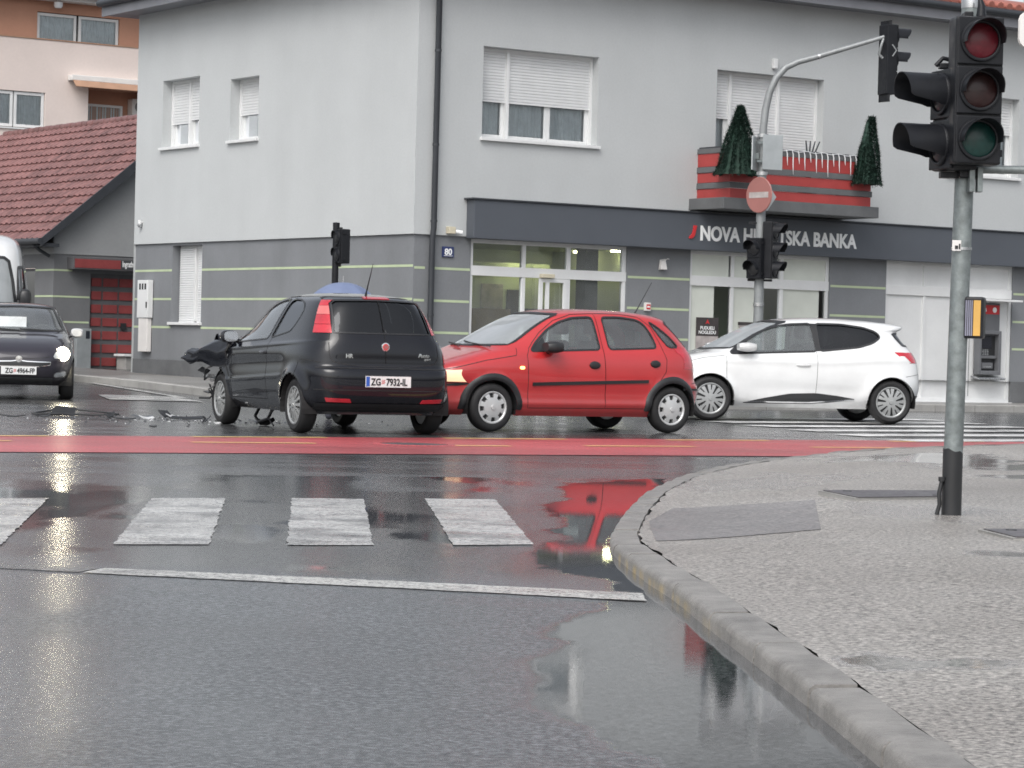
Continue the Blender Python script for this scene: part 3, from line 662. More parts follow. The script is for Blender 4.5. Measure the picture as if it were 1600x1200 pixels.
# roof, eaves, gutter
ov = .55
roof = MB().add([(-ov, -ov, ZT+.28), (LX, -ov, ZT+.28), (LX, LY+ov, ZT+.28), (-ov, LY+ov, ZT+.28), (4.6, LY/2, ZT+1.55), (LX, LY/2, ZT+1.55)], [(0, 1, 5, 4), (2, 3, 4, 5), (3, 0, 4)]).obj('roof', 'roof_tile_far', bank)
mb = MB(); mb.box(-ov, LX, -ov, LY+ov, ZT-.03, ZT+.02); mb.obj('soffit', 'fascia_grey', roof, None)
mb = MB(); mb.box(-ov-.03, LX, -ov-.03, -ov-.001, ZT-.06, ZT+.22); mb.box(-ov-.03, -ov-.001, -ov, LY+ov, ZT-.06, ZT+.22); mb.obj('fascia', 'fascia_grey', roof)
mb = MB(); mb.tube([(-ov-.1, -ov-.09, ZT+.2), (LX, -ov-.09, ZT+.2)], .075, 10); mb.tube([(-ov-.09, -ov-.1, ZT+.2), (-ov-.09, LY+ov, ZT+.2)], .075, 10); mb.obj('gutter', 'pipe_dark', roof, 60)
for k in range(60):
    u = 9.5+.24*k
    if u > LX: break
    mb = MB(); mb.tube([(u, -ov-.12, ZT+.30), (u, -ov+.5, ZT+.30+.13)], .085, 8); mb.obj('roof_tile', 'roof_tile_far', roof, 60)
dp = MB(); dp.tube([(.35, -ov-.05, ZT+.12), (.35, -.25, ZT-.25), (.35, -.085, ZT-.45), (.35, -.085, 2.98), (.35, -.05, 2.8), (.35, -.05, .0)], .052, 12); pipe = dp.obj('downpipe', 'pipe_dark', bank, 50)
for z in (6.0, 4.4, 3.1, 1.5): mb = MB(); mb.lathe([(.06, -.02), (.06, .02)], 12, 'z', (.35, -.085 if z > 2.9 else -.05, z), cap=True); mb.obj('pipe_bracket', 'pipe_dark', pipe, 40)
# small fittings on the walls
np_ = thing('house_number_plate', 'small dark blue enamel plate with house number 80', 'number plate', (0, 0, 0)); np_.parent = None
np_.location = (*LW(.72, .02), 2.5); np_.rotation_euler = (0, 0, TH)
mb = MB(); mb.box(-.115, .115, -.004, .03, 0, .18); mb.obj('plate', 'number_blue', np_, None, .006)
text_mb('80', .15, lambda u, v, d: (u, -.007-d, .04+v), offset=.004, align='CENTER', depth=.002).obj('numerals', 'letter_white', np_)
mb = MB(); mb.box(-.09, .09, -.007, -.005, .018, .026); mb.obj('underline', 'letter_white', np_)
def fitting(name, label, cat, u, d, z, P=PA):
    x, y, _ = P(u, d, 0); return thing(name, label, cat, (*LW(x, y), z), TH if P is PA else TH-math.pi/2)
c = fitting('security_camera', 'cream security camera on the corner wall beside the downpipe', 'camera', .72, 0, 2.92)
mb = MB(); mb.box(-.07, .07, -.10, 0, -.02, .10); mb.obj('camera_box', 'cream_plastic', c, None, .01)
mb = MB(); mb.tube([(.09, -.06, .02), (.19, -.12, .0)], [.035, .04], 12); mb.obj('spotlight', 'white_plastic', c, 40)
c = fitting('motion_sensor', 'small white camera high on the left end of the side wall', 'camera', 10.45, 0, 3.2, PB)
mb = MB(); mb.cyl((0, -.05, .08), (0, -.05, .16), .035); mb.box(-.03, .03, -.05, 0, .10, .14); mb.obj('bracket', 'white_plastic', c, 40)
mb = MB(); mb.lathe([(.045, .08), (.047, .04), (.035, .01), (.001, 0)], 14, 'z', (0, -.05, 0), cap=True); mb.obj('dome', 'steel', c, 40)
c = fitting('alarm_box', 'small white alarm box on the wall above the balcony door', 'alarm', 7.77, 0, 6.28); mb = MB(); mb.box(-.05, .05, -.08, 0, 0, .19); mb.obj('case', 'white_plastic', c, None, .02)
c = fitting('wall_box', 'small red and white box low on the grey pier', 'box', 5.0, .045, 1.70)
mb = MB(); mb.box(-.06, .06, -.07, 0, 0, .15); mb.obj('case', 'sign_white', c, None, .012); mb = MB(); mb.box(-.045, .045, -.074, -.071, .03, .12); mb.obj('front', 'letter_red', c)
mb = MB(); mb.box(-.03, .03, -.077, -.075, .06, .09); mb.obj('notice', 'letter_white', c)
c = fitting('wall_lamp', 'small white bracket lamp high on the grey pier', 'lamp', 5.32, .045, 2.46)
mb = MB(); mb.add([(-.07, -.02, 0), (.07, -.02, 0), (.07, -.02, .19), (-.05, -.02, .17), (-.07, -.09, 0), (.07, -.09, 0), (.05, -.06, .17), (-.03, -.06, .15)], [(0, 1, 2, 3), (4, 5, 6, 7), (0, 1, 5, 4), (1, 2, 6, 5), (2, 3, 7, 6), (3, 0, 4, 7)]); mb.obj('lamp_body', 'sign_white', c, None, .006)
mb = MB(); mb.tube([(.06, 0, .15), (.10, -.05, .2), (.13, -.06, .19)], .008, 6); mb.obj('arm', 'sign_white', c)
# meter cabinets
c = fitting('meter_cabinet', 'white electricity meter cabinet standing on the side wall', 'cabinet', 10.17, .03, .70, PB)
mb = MB(); mb.box(-.24, .24, -.12, 0, .68, 1.44); mb.obj('upper_case', 'white_plastic', c, None, .01)
mb = MB(); mb.box(-.2, .2, -.10, 0, 0, .675); mb.obj('lower_case', 'sign_white', c, None, .01)
for x in (-.15, -.03, .09): mb = MB(); mb.box(x, x+.07, -.124, -.121, 1.25, 1.37); mb.obj('meter_window', 'atm_screen', c)
mb = MB(); mb.box(.17, .21, -.13, -.12, .88, 1.0); mb.obj('latch', 'black_plastic', c)
# posters, cash machine
c = fitting('window_poster', 'dark poster with white lettering in the office window', 'poster', 6.45, .10, 1.0)
mb = MB(); mb.box(-.26, .26, -.006, .0, 0, .62, 1); mb.box(-.26, .26, -.007, -.001, .28, .62, 0); mb.obj('sheet', ['poster_dark', 'poster_grey'], c)
tb = text_mb('PUDUELI', .085, lambda u, v, d: (u, -.009-d, .40+v), align='CENTER', depth=.001, offset=.002); text_mb('NOGLEDU', .085, lambda u, v, d: (u, -.009-d, .32+v), align='CENTER', depth=.001, offset=.002, mb=tb); tb.obj('lettering', 'letter_white', c)
mb = MB(); mb.prism([(-.05, .5), (0, .59), (.05, .5), (0, .52)], lambda u, v, d: (u, -.009-d, v), 0, .001); mb.obj('emblem', 'letter_red', c)
c = fitting('window_poster', 'framed poster low in the middle office pane behind the pole', 'poster', 7.5, .10, 1.0)
mb = MB(); mb.box(-.3, .3, -.006, 0, 0, .5); mb.obj('sheet', 'poster_grey', c); mb = MB(); mb.box(-.33, .33, -.008, -.001, .5, .56); mb.obj('heading', 'poster_dark', c)
atm = fitting('cash_machine', 'grey cash machine with red header set in white panel', 'cash machine', 13.42, .085, .60)
mb = MB(); mb.box(-.33, .33, -.06, .02, .85, 1.5); mb.obj('header_panel', 'atm_grey', atm, None, .01)
mb = MB(); mb.box(-.31, .31, -.066, -.059, 1.28, 1.46); mb.obj('red_header', 'letter_red', atm)
text_mb('NHB', .1, lambda u, v, d: (-.25+u, -.069-d, 1.33+v), depth=.002, offset=.002).obj('header_lettering', 'letter_white', atm)
mb = MB(); mb.lathe([(.001, -.07), (.055, -.07), (.055, -.06)], 20, 'y', (.18, 0, 1.365)); mb.obj('logo_disc', 'letter_white', atm)
mb = MB(); mb.box(-.3, -.23, -.16, 0, .08, .95); mb.box(.23, .30, -.16, 0, .08, .95); mb.box(-.229, .229, -.16, 0, .88, .95); mb.box(-.229, .229, -.16, 0, .08, .16); mb.obj('surround', 'atm_grey', atm, None, .012)
mb = MB(); mb.box(-.229, .229, -.05, 0, .16, .88); mb.obj('recess', 'black_plastic', atm)
mb = MB(); mb.box(-.17, .12, -.07, -.051, .6, .85); mb.obj('screen', 'atm_screen', atm, None, .006)
mb = MB(); mb.box(-.2, .2, -.12, -.05, .40, .46); mb.obj('keypad_shelf', 'atm_grey', atm, None, .01)
for i in range(12): mb = MB(); mb.box(-.12+.05*(i % 3), -.085+.05*(i % 3), -.118+.0, -.108, .47+.0, .475) if False else mb.box(-.12+.06*(i % 3), -.08+.06*(i % 3), -.066, -.051, .47+.03*(i//3), .49+.03*(i//3)); mb.obj('key', 'steel', atm)
mb = MB(); mb.box(-.15, .15, -.085, -.051, .2, .32); mb.obj('note_slot', 'atm_grey', atm, None, .01); mb = MB(); mb.box(-.1, .1, -.09, -.086, .22, .25); mb.obj('slot_lip', 'steel', atm)
mb = MB(); mb.add([(-.36, -.24, -.02), (.36, -.24, -.02), (.36, 0, .02), (-.36, 0, .02), (-.36, -.24, .02), (.36, -.24, .02), (.36, 0, .06), (-.36, 0, .06)], [(0, 3, 2, 1), (4, 5, 6, 7), (0, 1, 5, 4), (1, 2, 6, 5), (2, 3, 7, 6), (3, 0, 4, 7)]); mb.obj('shelf', 'steel', atm, None, .008)
mb = MB(); mb.box(-.62, .60, -.42, .0, 1.53, 1.57); mb.obj('canopy', 'white_plastic', atm, None, .008)
mb = MB(); mb.box(-.2, .2, -.3, -.2, 1.515, 1.528); mb.obj('canopy_light', 'letter_white', atm)
# balcony
bal = bpy.data.objects.new('balcony', None); put(bal, bank)
mb = MB(); mb.box(5.87, 9.55, -1.03, -.002, 3.565, 3.77); mb.obj('slab', 'balcony_grey', bal, None, .01)
rows = [(3.775, 3.945, 0), (3.95, 4.055, 1), (4.06, 4.235, 0), (4.24, 4.345, 1), (4.35, 4.585, 0), (4.59, 4.68, 1)]
for z0, z1, k in rows:
    m = ('balcony_red', 'balcony_grey')[k]; pr = .0 if k == 0 else .018
    if z0 < 4.4 or True:
        mb = MB(); mb.box(6.05-pr, 9.40+pr, -.96-pr, -.92, z0, z1); mb.obj('parapet_board', m, bal, None, .005)
        mb = MB(); mb.box(6.05-pr, 6.09, -.919, -.003, z0, z1); mb.obj('parapet_board', m, bal, None, .005)
        mb = MB(); mb.box(9.36, 9.40+pr, -.919, -.003, z0, z1); mb.obj('parapet_board', m, bal, None, .005)
mb = MB(); mb.tube([(6.08, -.02, 4.695), (6.08, -.94, 4.695), (9.38, -.94, 4.695), (9.38, -.02, 4.695)], .018, 8)
mb.obj('railing', 'pipe_dark', bal, 50)
ic = fitting('icicle_lights', 'string of white icicle lights hanging over the balcony front', 'fairy lights', 7.75, -.99, 4.66)
mb = MB(); mb.tube([(-1.6+.08*k, -.01, .03+.012*math.sin(k*1.3)) for k in range(43)], .007, 5); mb.obj('cable', 'icicle_white', ic, 60)
for k in range(24):
    x = -1.55+k*.138; l = (.16, .34, .24, .40, .2, .30)[k % 6]; x2 = x+(.1 if k > 20 else 0)
    mb = MB(); mb.tube([(x, -.012, .04), (x+.02, -.02, -.03), (x2+.02, -.022, -l*.5), (x2+.03, -.022, -l)], [.008, .012, .010, .003], 6); mb.obj('icicle', 'icicle_white', ic, 60)
def garland_tree(label, u, d, h, r, lean):
    t = fitting('garland_tree', label, 'artificial tree', u, d, 4.17)
    rng = random.Random(int(u*10)); leaf = MB(); n = 26
    for k in range(n):                   # vertical tinsel ropes on a cone
        a = 2*math.pi*k/n+rng.uniform(-.05, .05)
        for s in range(46):
            f = s/45.; z = f*h; rr = r*(1-f)**.92*(1-.06*math.sin(f*9))+.045
            cx, cy = rr*math.cos(a)+lean*f, rr*math.sin(a)
            for q in range(9):
                b = rng.uniform(0, 6.28); e = rng.uniform(-.9, .9); L = rng.uniform(.04, .085); w = .007
                dx, dy, dz = math.cos(b)*math.cos(e)*L, math.sin(b)*math.cos(e)*L, math.sin(e)*L
                zz = z+rng.uniform(-.02, .02)
                leaf.add([(cx-dy*.16, cy+dx*.16, zz), (cx+dy*.16, cy-dx*.16, zz), (cx+dx, cy+dy, zz+dz)], [(0, 1, 2)])
    o = leaf.obj('tinsel', 'garland_green', t)
    mb = MB(); mb.tube([(0, 0, .0), (lean*.5, 0, h*.5), (lean, 0, h*.96)], [.03, .02, .008], 8); mb.obj('stem', 'pipe_dark', t)
    mb = MB(); mb.lathe([(r*.93, 0.0), (r*.50+.02, h*.45), (.03, h*.93)], 26); mb.obj('wire_cone', 'garland_green', t)
garland_tree('wide dark green tinsel cone tree at the left of the balcony', 6.12, -1.10, 1.22, .40, .02)
garland_tree('slim dark green tinsel cone tree at the right end of the balcony', 9.17, -1.08, 1.24, .25, .1)
tw = fitting('dry_twigs', 'three dark dry twigs sticking up behind the balcony rail', 'twigs', 7.95, -.8, 4.3)
for k in range(4): mb = MB(); mb.tube([(.02*k, 0, -.25), (.05*k+.02, 0, .35), (.11*k-.02, 0, .62)], [.025, .02, .012], 6); mb.obj('twig', 'pipe_dark', tw)
mb = MB(); mb.lathe([(.001, -.53), (.12, -.53), (.16, -.2), (.14, -.2), (.001, -.22)], 16); mb.obj('pot', 'cream_plastic', tw, 40)
# ---------------------------------------------------------------- low house with the red tiled roof
HC = (-10.51, 61.0); hg = .20
house = thing('tiled_house', 'low grey house with red tiled roof left of the bank', 'house', (*HC, 0), TH)
wall_sheet(PB, 0, 13, hg-.4, 2.84, [(1.03, 2.13, 1.1, 2.53)], .18).obj('lower_wall', 'house_dark', house)
wall_sheet(PA, 0, 6.8, hg-.4, 2.84, [(.92, 2.45, hg-.4, 2.42)], .14).obj('lower_wall', 'house_dark', house)
mb = MB(); mb.add([(0, -.02, 2.84), (6.8, -.02, 2.84), (6.8, -.02, 3.4), (3.4, -.02, 6.15), (0, -.02, 3.4)], [(0, 1, 2, 3, 4)]); mb.obj('gable_wall', 'house_light', house)
mb = MB(); mb.box(-.02, .1, -.015, 13, 2.84, 3.3); mb.obj('upper_wall', 'house_light', house)
for z in (1.29, 1.87, 2.47):
    part_box('render_stripe', 'stripe_green', house, PA, .0, .46 if z > 2.4 else .9, -.006, .02, z-.02, z+.02)
    part_box('render_stripe', 'stripe_green', house, PB, .0, 1.0, -.006, .02, z-.02, z+.02)
w = casement(PB, 1.05, 2.11, 1.12, 2.51, .08, house, framem='gate_frame', curtain=False); pbox(MB(), PB, 1.03, 2.13, .4, .42, 1.1, 2.53).obj('room', 'room_dark', house)
# roof slopes with tiles; ridge parallel to the side street
sl = math.atan2(6.32-3.15, 3.4+.45); RL = math.hypot(6.32-3.15, 3.85); cs, sn = math.cos(sl), math.sin(sl)
rf = bpy.data.objects.new('roof', None); put(rf, house)
mb = MB(); mb.add([(-.45, -.35, 3.11), (-.45, 13, 3.11), (3.4, 13, 6.28), (3.4, -.35, 6.28), (7.25, 13, 3.11), (7.25, -.35, 3.11)], [(0, 1, 2, 3), (3, 2, 4, 5)]); mb.obj('roof_deck', 'tile_red', rf)
NR = 15; rh = RL/NR; tw_ = .30; tmb = MB()
prof = [(-.15, .012), (-.11, .035), (-.05, .045), (.0, .03), (.05, .016), (.11, .014), (.15, .024)]
tmb.ring_loft([[(u, 0-.03, h*1.2+.040) for u, h in prof]+[(u, -.03, h*1.2+.012) for u, h in prof[::-1]], [(u, rh, h) for u, h in prof]+[(u, rh, h-.015) for u, h in prof[::-1]]])
tmesh = tmb.mesh('roof_tile', 'tile_red', 40)
cnt = 0; rest = MB()
for r in range(NR):
    for k in range(43):
        y = -.2+k*tw_; s = r*rh
        o = bpy.data.objects.new('roof_tile', tmesh); COL.objects.link(o); o.parent = rf
        M = Matrix.Translation((-.45+s*cs, y, 3.13+s*sn)) @ Matrix(((0, cs, -sn, 0), (1, 0, 0, 0), (0, sn, cs, 0), (0, 0, 0, 1)))
        if k >= 20:
            bpy.data.objects.remove(o); Mx = M; rest.add([tuple(Mx @ Vector(v)) for v in tmb.v], tmb.f); continue
        o.matrix_local = M @ Matrix.Rotation(random.uniform(-.012, .012), 4, 'Y') @ Matrix.Translation((random.uniform(-.004, .004), random.uniform(-.008, .008), random.uniform(0, .004)))
ro = rest.obj('far_tiles', 'tile_red', rf, 40); tag(ro, kind='stuff')
rmb = MB(); rmb.tube([(0, 0, 0), (.0, .36, .015)], [.11, .095], 10); rmesh = rmb.mesh('ridge_tile', 'tile_red', 50)
for k in range(34): o = bpy.data.objects.new('ridge_tile', rmesh); put(o, rf, (3.4, -.35+k*.33, 6.30+.008*(k % 2)))
mb = MB()
for s in (1,):
    mb.add([(-.5, -.40, 2.98), (-.5, -.40, 3.16), (3.4, -.40, 6.36), (3.4, -.40, 6.02), (-.5, -.35, 2.98), (-.5, -.35, 3.16), (3.4, -.35, 6.36), (3.4, -.35, 6.02)], [(0, 1, 2, 3), (4, 5, 6, 7), (0, 1, 5, 4), (1, 2, 6, 5), (2, 3, 7, 6), (3, 0, 4, 7)])
    mb.add([(-.5, -.35, 2.99), (3.4, -.35, 6.1), (3.4, -.02, 6.1), (-.5, -.02, 2.99)], [(0, 1, 2, 3)])
mb.obj('barge_board', 'pipe_dark', rf)
mb = MB(); mb.box(-.44, -.03, -.35, 13, 2.98, 3.06); mb.obj('soffit', 'pipe_dark', rf); mb = MB(); mb.tube([(-.52, -.4, 3.10), (-.52, 13, 3.10)], .07, 10); mb.tube([(-.5, .1, 3.05), (-.3, .1, 2.9), (-.07, .1, 2.78)], .04, 8); mb.obj('gutter', 'pipe_dark', rf, 50)
gate = bpy.data.objects.new('panelled_gate', None); put(gate, house)
part_box('gate_frame', 'gate_frame', gate, PA, .92, 2.45, .08, .14, hg+.02, 2.42)
for c0, c1 in [(.965, 1.235), (1.265, 1.645), (1.675, 2.06), (2.09, 2.4)]:
    for r in range(7):
        z = hg+.10+r*.305
        part_box('gate_panel', 'gate_red', gate, PA, c0+.01, c1-.01, .055, .09, z, z+.19, .006)
part_box('letter_box', 'black_plastic', gate, PA, 1.72, 1.86, .02, .05, 1.15, 1.3, .006)
cn = bpy.data.objects.new('entrance_canopy', None); put(cn, house)
part_box('canopy_slab', 'gate_frame', cn, PA, .33, 3.2, -.35, -.002, 2.50, 2.77, .006); part_box('canopy_board', 'gate_red', cn, PA, .36, 1.5, -.362, -.351, 2.535, 2.735); part_box('name_board', 'room_dark', cn, PA, 1.52, 3.0, -.362, -.351, 2.535, 2.735)
text_mb('Ingrathto', .19, lambda u, v, d: (1.54+u, -.365-d, 2.59+v), sx=.5, offset=.003, depth=.002).obj('lettering', 'letter_white', cn); part_box('name_sign', 'letter_white', cn, PA, 1.95, 2.4, -.37, -.363, 2.56, 2.71)
mc = thing('meter_cabinet', 'pale meter cabinet standing between the dark car and red gate', 'cabinet', (HC[0]+.80*CA, HC[1]+.80*SA, hg), TH)
mb = MB(); mb.box(-.26, .1, -.16, .0, .0, .95); mb.obj('case', 'sign_back', mc, None, .01); mb = MB(); mb.box(-.04, .06, -.165, -.161, .72, .90); mb.obj('meter_window', 'atm_screen', mc)
part_box('gate_step', 'concrete', house, PA, 1.62, 3.2, -.5, -.01, hg-.1, hg+.33, .01); part_box('step_slab', 'sill_white', house, PA, 1.55, 3.3, -.56, .0, hg+.335, hg+.39, .006)
# ---------------------------------------------------------------- apartment block behind
apt = thing('apartment_block', 'pink and brown apartment block rising behind the tiled roof', 'building', (-16, 84, 0), TH)
X0, X1 = -14, 9
wall_sheet(PA, X0, X1, -.5, 10.29, [(-1.3, 1.22, 7.47, 8.62), (2.7, 6.5, 6.4, 8.93), (-7, -4, 7.47, 8.62)], .15).obj('wall', 'apt_pink', apt)
MB().quad((X0, 0, -.5), (X0, 10, -.5), (X0, 10, 10.29), (X0, 0, 10.29)).obj('side_wall', 'apt_pink', apt)
mb = MB(); mb.box(X0, X1, -.03, .12, 10.295, 10.33); mb.obj('parapet_coping', 'awning_brown', apt)
wall_sheet(lambda u, d, z: (u, d+.25, z), X0+.3, X1, 9.3, 12.0, [(1.0, 3.86, 9.4, 11.20)], .12).obj('set_back_wall', 'apt_brown', apt)
mb = MB(); mb.box(X0, X1, .16, .25, 9.2, 9.3); mb.obj('terrace_floor', 'concrete', apt)
PS = lambda u, d, z: (u, d+.25, z)
for a, b in [(1.0, 2.39), (2.43, 3.86)]: casement(PS, a+.02, b-.02, 9.4, 11.18, .06, apt, .09)
pbox(MB(), PS, .9, 4.0, .5, .52, 9.3, 11.3).obj('room', 'room_dark', apt)
mb = MB(); mb.box(X0-.3, X1, -.25, 10, 11.55, 11.72); mb.obj('roof_soffit', 'awning_white', apt)
mb = MB(); mb.add([(X0-.5, -.7, 11.72), (X1, -.7, 11.72), (X1, 5, 12.1), (X0-.5, 5, 12.1), (X0-.5, 10, 11.72), (X1, 10, 11.72)], [(0, 1, 2, 3), (3, 2, 5, 4)]); mb.obj('roof', 'fascia_grey', apt)
mb = MB(); mb.lathe([(.14, 11.5), (.14, 11.38), (.1, 11.32), (.001, 11.31)], 16, 'z', (1.55, -.1, 0)); mb.obj('soffit_lamp', 'icicle_white', apt, 40)
for a, b in [(-1.28, .15), (.19, 1.20), (-6.98, -5.52), (-5.48, -4.02)]: casement(PA, a, b, 7.49, 8.60, .05, apt, .09)
pbox(MB(), PA, -1.4, 1.3, .5, .52, 7.4, 8.7).obj('room', 'room_dark', apt); pbox(MB(), PA, -7.1, -3.9, .5, .52, 7.4, 8.7).obj('room', 'room_dark', apt); part_box('window_sill', 'sill_white', apt, PA, -1.35, 1.27, -.06, .1, 7.42, 7.465)
mb = MB(); mb.quad((2.7, 1.0, 6.4), (6.5, 1.0, 6.4), (6.5, 1.0, 8.93), (2.7, 1.0, 8.93)); mb.quad((2.7, .14, 6.4), (2.7, 1.0, 6.4), (2.7, 1.0, 8.93), (2.7, .14, 8.93)); mb.quad((2.7, .14, 8.93), (6.5, .14, 8.93), (6.5, 1, 8.93), (2.7, 1, 8.93)); mb.obj('loggia_wall', 'apt_brown', apt)
casement(lambda u, d, z: (u, d+.9, z), 3.0, 4.35, 6.5, 8.48, .02, apt, .08)
aw = bpy.data.objects.new('awning', None); put(aw, apt)
part_box('awning_case', 'awning_white', aw, PA, 1.97, 6.4, -.35, -.002, 9.07, 9.24, .02); mb = MB(); mb.add([(2.0, -.36, 9.07), (6.4, -.36, 9.07), (6.4, -.62, 8.86), (2.0, -.62, 8.86), (2.0, -.34, 9.07), (6.4, -.34, 9.07), (6.4, -.60, 8.84), (2.0, -.60, 8.84)], [(0, 1, 2, 3), (4, 5, 6, 7), (0, 1, 5, 4), (2, 3, 7, 6), (0, 3, 7, 4), (1, 2, 6, 5)]); mb.obj('awning_cloth', 'awning_brown', aw)
ac = bpy.data.objects.new('air_conditioner', None); put(ac, apt)
part_box('ac_case', 'awning_white', ac, PA, 4.55, 5.3, .62, .98, 8.2, 8.72, .015); mb = MB(); mb.lathe([(.001, .61), (.19, .61), (.2, .62)], 20, 'y', (4.85, 0, 8.46)); mb.obj('fan_grille', 'gate_frame', ac)
# ---------------------------------------------------------------- vehicles
def spline(pts, n=24):
    P = np.asarray(pts, float); P = np.vstack([2*P[0]-P[1], P, 2*P[-1]-P[-2]]); out = []
    for i in range(1, len(P)-2):
        p0, p1, p2, p3 = P[i-1:i+3]; t = np.linspace(0, 1, n, endpoint=False)[:, None]
        d1 = max(np.linalg.norm(p1-p0), 1e-6)**.5; d2 = max(np.linalg.norm(p2-p1), 1e-6)**.5; d3 = max(np.linalg.norm(p3-p2), 1e-6)**.5
        m1 = (p2-p1)+d2*((p1-p0)/d1-(p2-p0)/(d1+d2)); m2 = (p2-p1)+d2*((p3-p2)/d3-(p3-p1)/(d2+d3))
        out.append((2*t**3-3*t**2+1)*p1+(t**3-2*t**2+t)*m1+(-2*t**3+3*t**2)*p2+(t**3-t**2)*m2)
    return np.vstack(out+[P[-2][None]])
class Car:
    """body skin from horizontal slices: nose and tail curves, half width and corner exponent by height"""
    def __init__(s, front, rear, width, xc, nf, nr, cell=.02, flare=None):
        s.xc = xc; s.cell = cell; s.flare = flare or (lambda x, z: 0*x)
        F, R, W = spline(front), spline(rear), spline([(z, w) for z, w in width])
        mono = lambda z: np.maximum.accumulate(z+np.arange(len(z))*1e-7)
        s.F = (mono(F[:, 1]), F[:, 0]); s.R = (mono(R[:, 1]), R[:, 0]); s.Wc = (mono(W[:, 0]), np.maximum(W[:, 1], 0))
        s.nf = nf; s.nr = nr; s.z0 = width[0][0]; s.z1 = width[-1][0]
        zz = np.linspace(s.z0, s.z1-2e-4, 9000); a, b, w = s.xf(zz), s.xr(zz), s.W(zz)
        d = np.maximum.reduce([np.abs(np.diff(a)), np.abs(np.diff(b)), np.abs(np.diff(w)), np.diff(zz)]); cum = np.concatenate([[0], np.cumsum(d)])
        M = int(cum[-1]/cell); s.zs = np.interp(np.linspace(0, cum[-1], M), cum, zz)
        per = 2*max(s.W(np.array([.6]))[0], .8)+(b-a).max(); N = int(per/cell); th = np.linspace(0, math.pi/2, 260); V = np.zeros((M, N+1, 3))
        for i, z in enumerate(s.zs):
            xf, xr, w, n1, n2 = float(s.xf(z)), float(s.xr(z)), float(s.W(z)), float(s.Nf(z)), float(s.Nr(z))
            c, q = np.cos(th), np.sin(th)
            x = np.concatenate([xc-(xc-xf)*c**(2/n1), xc+(xr-xc)*q[1:]**(2/n2)]); y = np.concatenate([w*q**(2/n1), w*c[1:]**(2/n2)])
            L = np.concatenate([[0], np.cumsum(np.hypot(np.diff(x), np.diff(y)))]); t = np.linspace(0, L[-1], N+1)
            V[i, :, 0] = np.interp(t, L, x); V[i, :, 1] = np.interp(t, L, y); V[i, :, 2] = z
        wv = s.W(V[..., 2]); V[..., 1] += s.flare(V[..., 0], V[..., 2])*sm(V[..., 1]/np.maximum(wv, 1e-3), .7, .93)
        V[:, 0, 1] = 0; V[:, -1, 1] = 0; s.V = V
    def xf(s, z): return np.interp(z, *s.F)
    def xr(s, z): return np.interp(z, *s.R)
    def W(s, z): return np.interp(z, *s.Wc)
    def Nf(s, z): return np.interp(z, *zip(*s.nf))
    def Nr(s, z): return np.interp(z, *zip(*s.nr))
    def Y(s, x, z):
        x = np.asarray(x, float); z = np.asarray(z, float)
        u = np.where(x < s.xc, (s.xc-x)/(s.xc-s.xf(z)), (x-s.xc)/(s.xr(z)-s.xc)); n = np.where(x < s.xc, s.Nf(z), s.Nr(z))
        return s.W(z)*np.clip(1-np.clip(u, 0, 1)**n, 0, 1)**(1/n) + s.flare(x, z)
    def X(s, y, z, rear):
        u = np.clip(np.abs(y)/np.maximum(s.W(z), 1e-3), 0, 1); n = s.Nr(z) if rear else s.Nf(z); k = np.clip(1-u**n, 0, 1)**(1/n)
        return s.xc+(s.xr(z)-s.xc)*k if rear else s.xc-(s.xc-s.xf(z))*k
    def on(s, kind, p, off, side=-1):
        """2D outline point -> point on the skin, pushed out by off along an approximate normal"""
        e = .004
        if kind == 'side':
            x, z = p; f = lambda x, z: np.array([x, float(s.Y(x, z)), z]); a, dx, dz = f(x, z), f(x+e, z)-f(x-e, z), f(x, z+e)-f(x, z-e); n = np.cross(dz, dx); 
            if n[1] < 0: n = -n
        else:
            r = kind == 'rear'; y, z = p; y = float(np.clip(y, -.965*s.W(z), .965*s.W(z))); f = lambda y, z: np.array([float(s.X(y, z, r)), y, z]); a, dy, dz = f(y, z), f(y+e, z)-f(y-e, z), f(y, z+e)-f(y, z-e); n = np.cross(dy, dz)
            if (n[0] < 0) == r: n = -n
        n = n/max(np.linalg.norm(n), 1e-9); a = a+n*off
        if kind == 'side': a = a*np.array([1, side, 1])
        return tuple(a)
    def patch(s, mb, kind, poly, off, side=-1, step=.03, mi=0, skirt=0.):
        """fill an outline with a sheet that follows the skin"""
        B = densify(poly, step); n = len(B); A = np.array(B); lo, hi = A.min(0), A.max(0)
        G = np.array([(x, z) for x in np.arange(lo[0]+step/2, hi[0], step) for z in np.arange(lo[1]+step/2, hi[1], step)]).reshape(-1, 2)
        if len(G): G = G[poly_sd(G, B) < -step*.4]
        pts = [Vector(p) for p in B]+[Vector(p) for p in G]
        vs, _, fs, *_ = delaunay_2d_cdt(pts, [], [list(range(n))], 1, 1e-5)
        mb.add([s.on(kind, (v.x, v.y), off, side) for v in vs], [tuple(f) for f in fs], mi)
        if skirt:
            q = [s.on(kind, p, off, side) for p in B]+[s.on(kind, p, off-skirt, side) for p in B]
            mb.add(q, [(i, (i+1) % n, n+(i+1) % n, n+i) for i in range(n)], mi)
        return mb
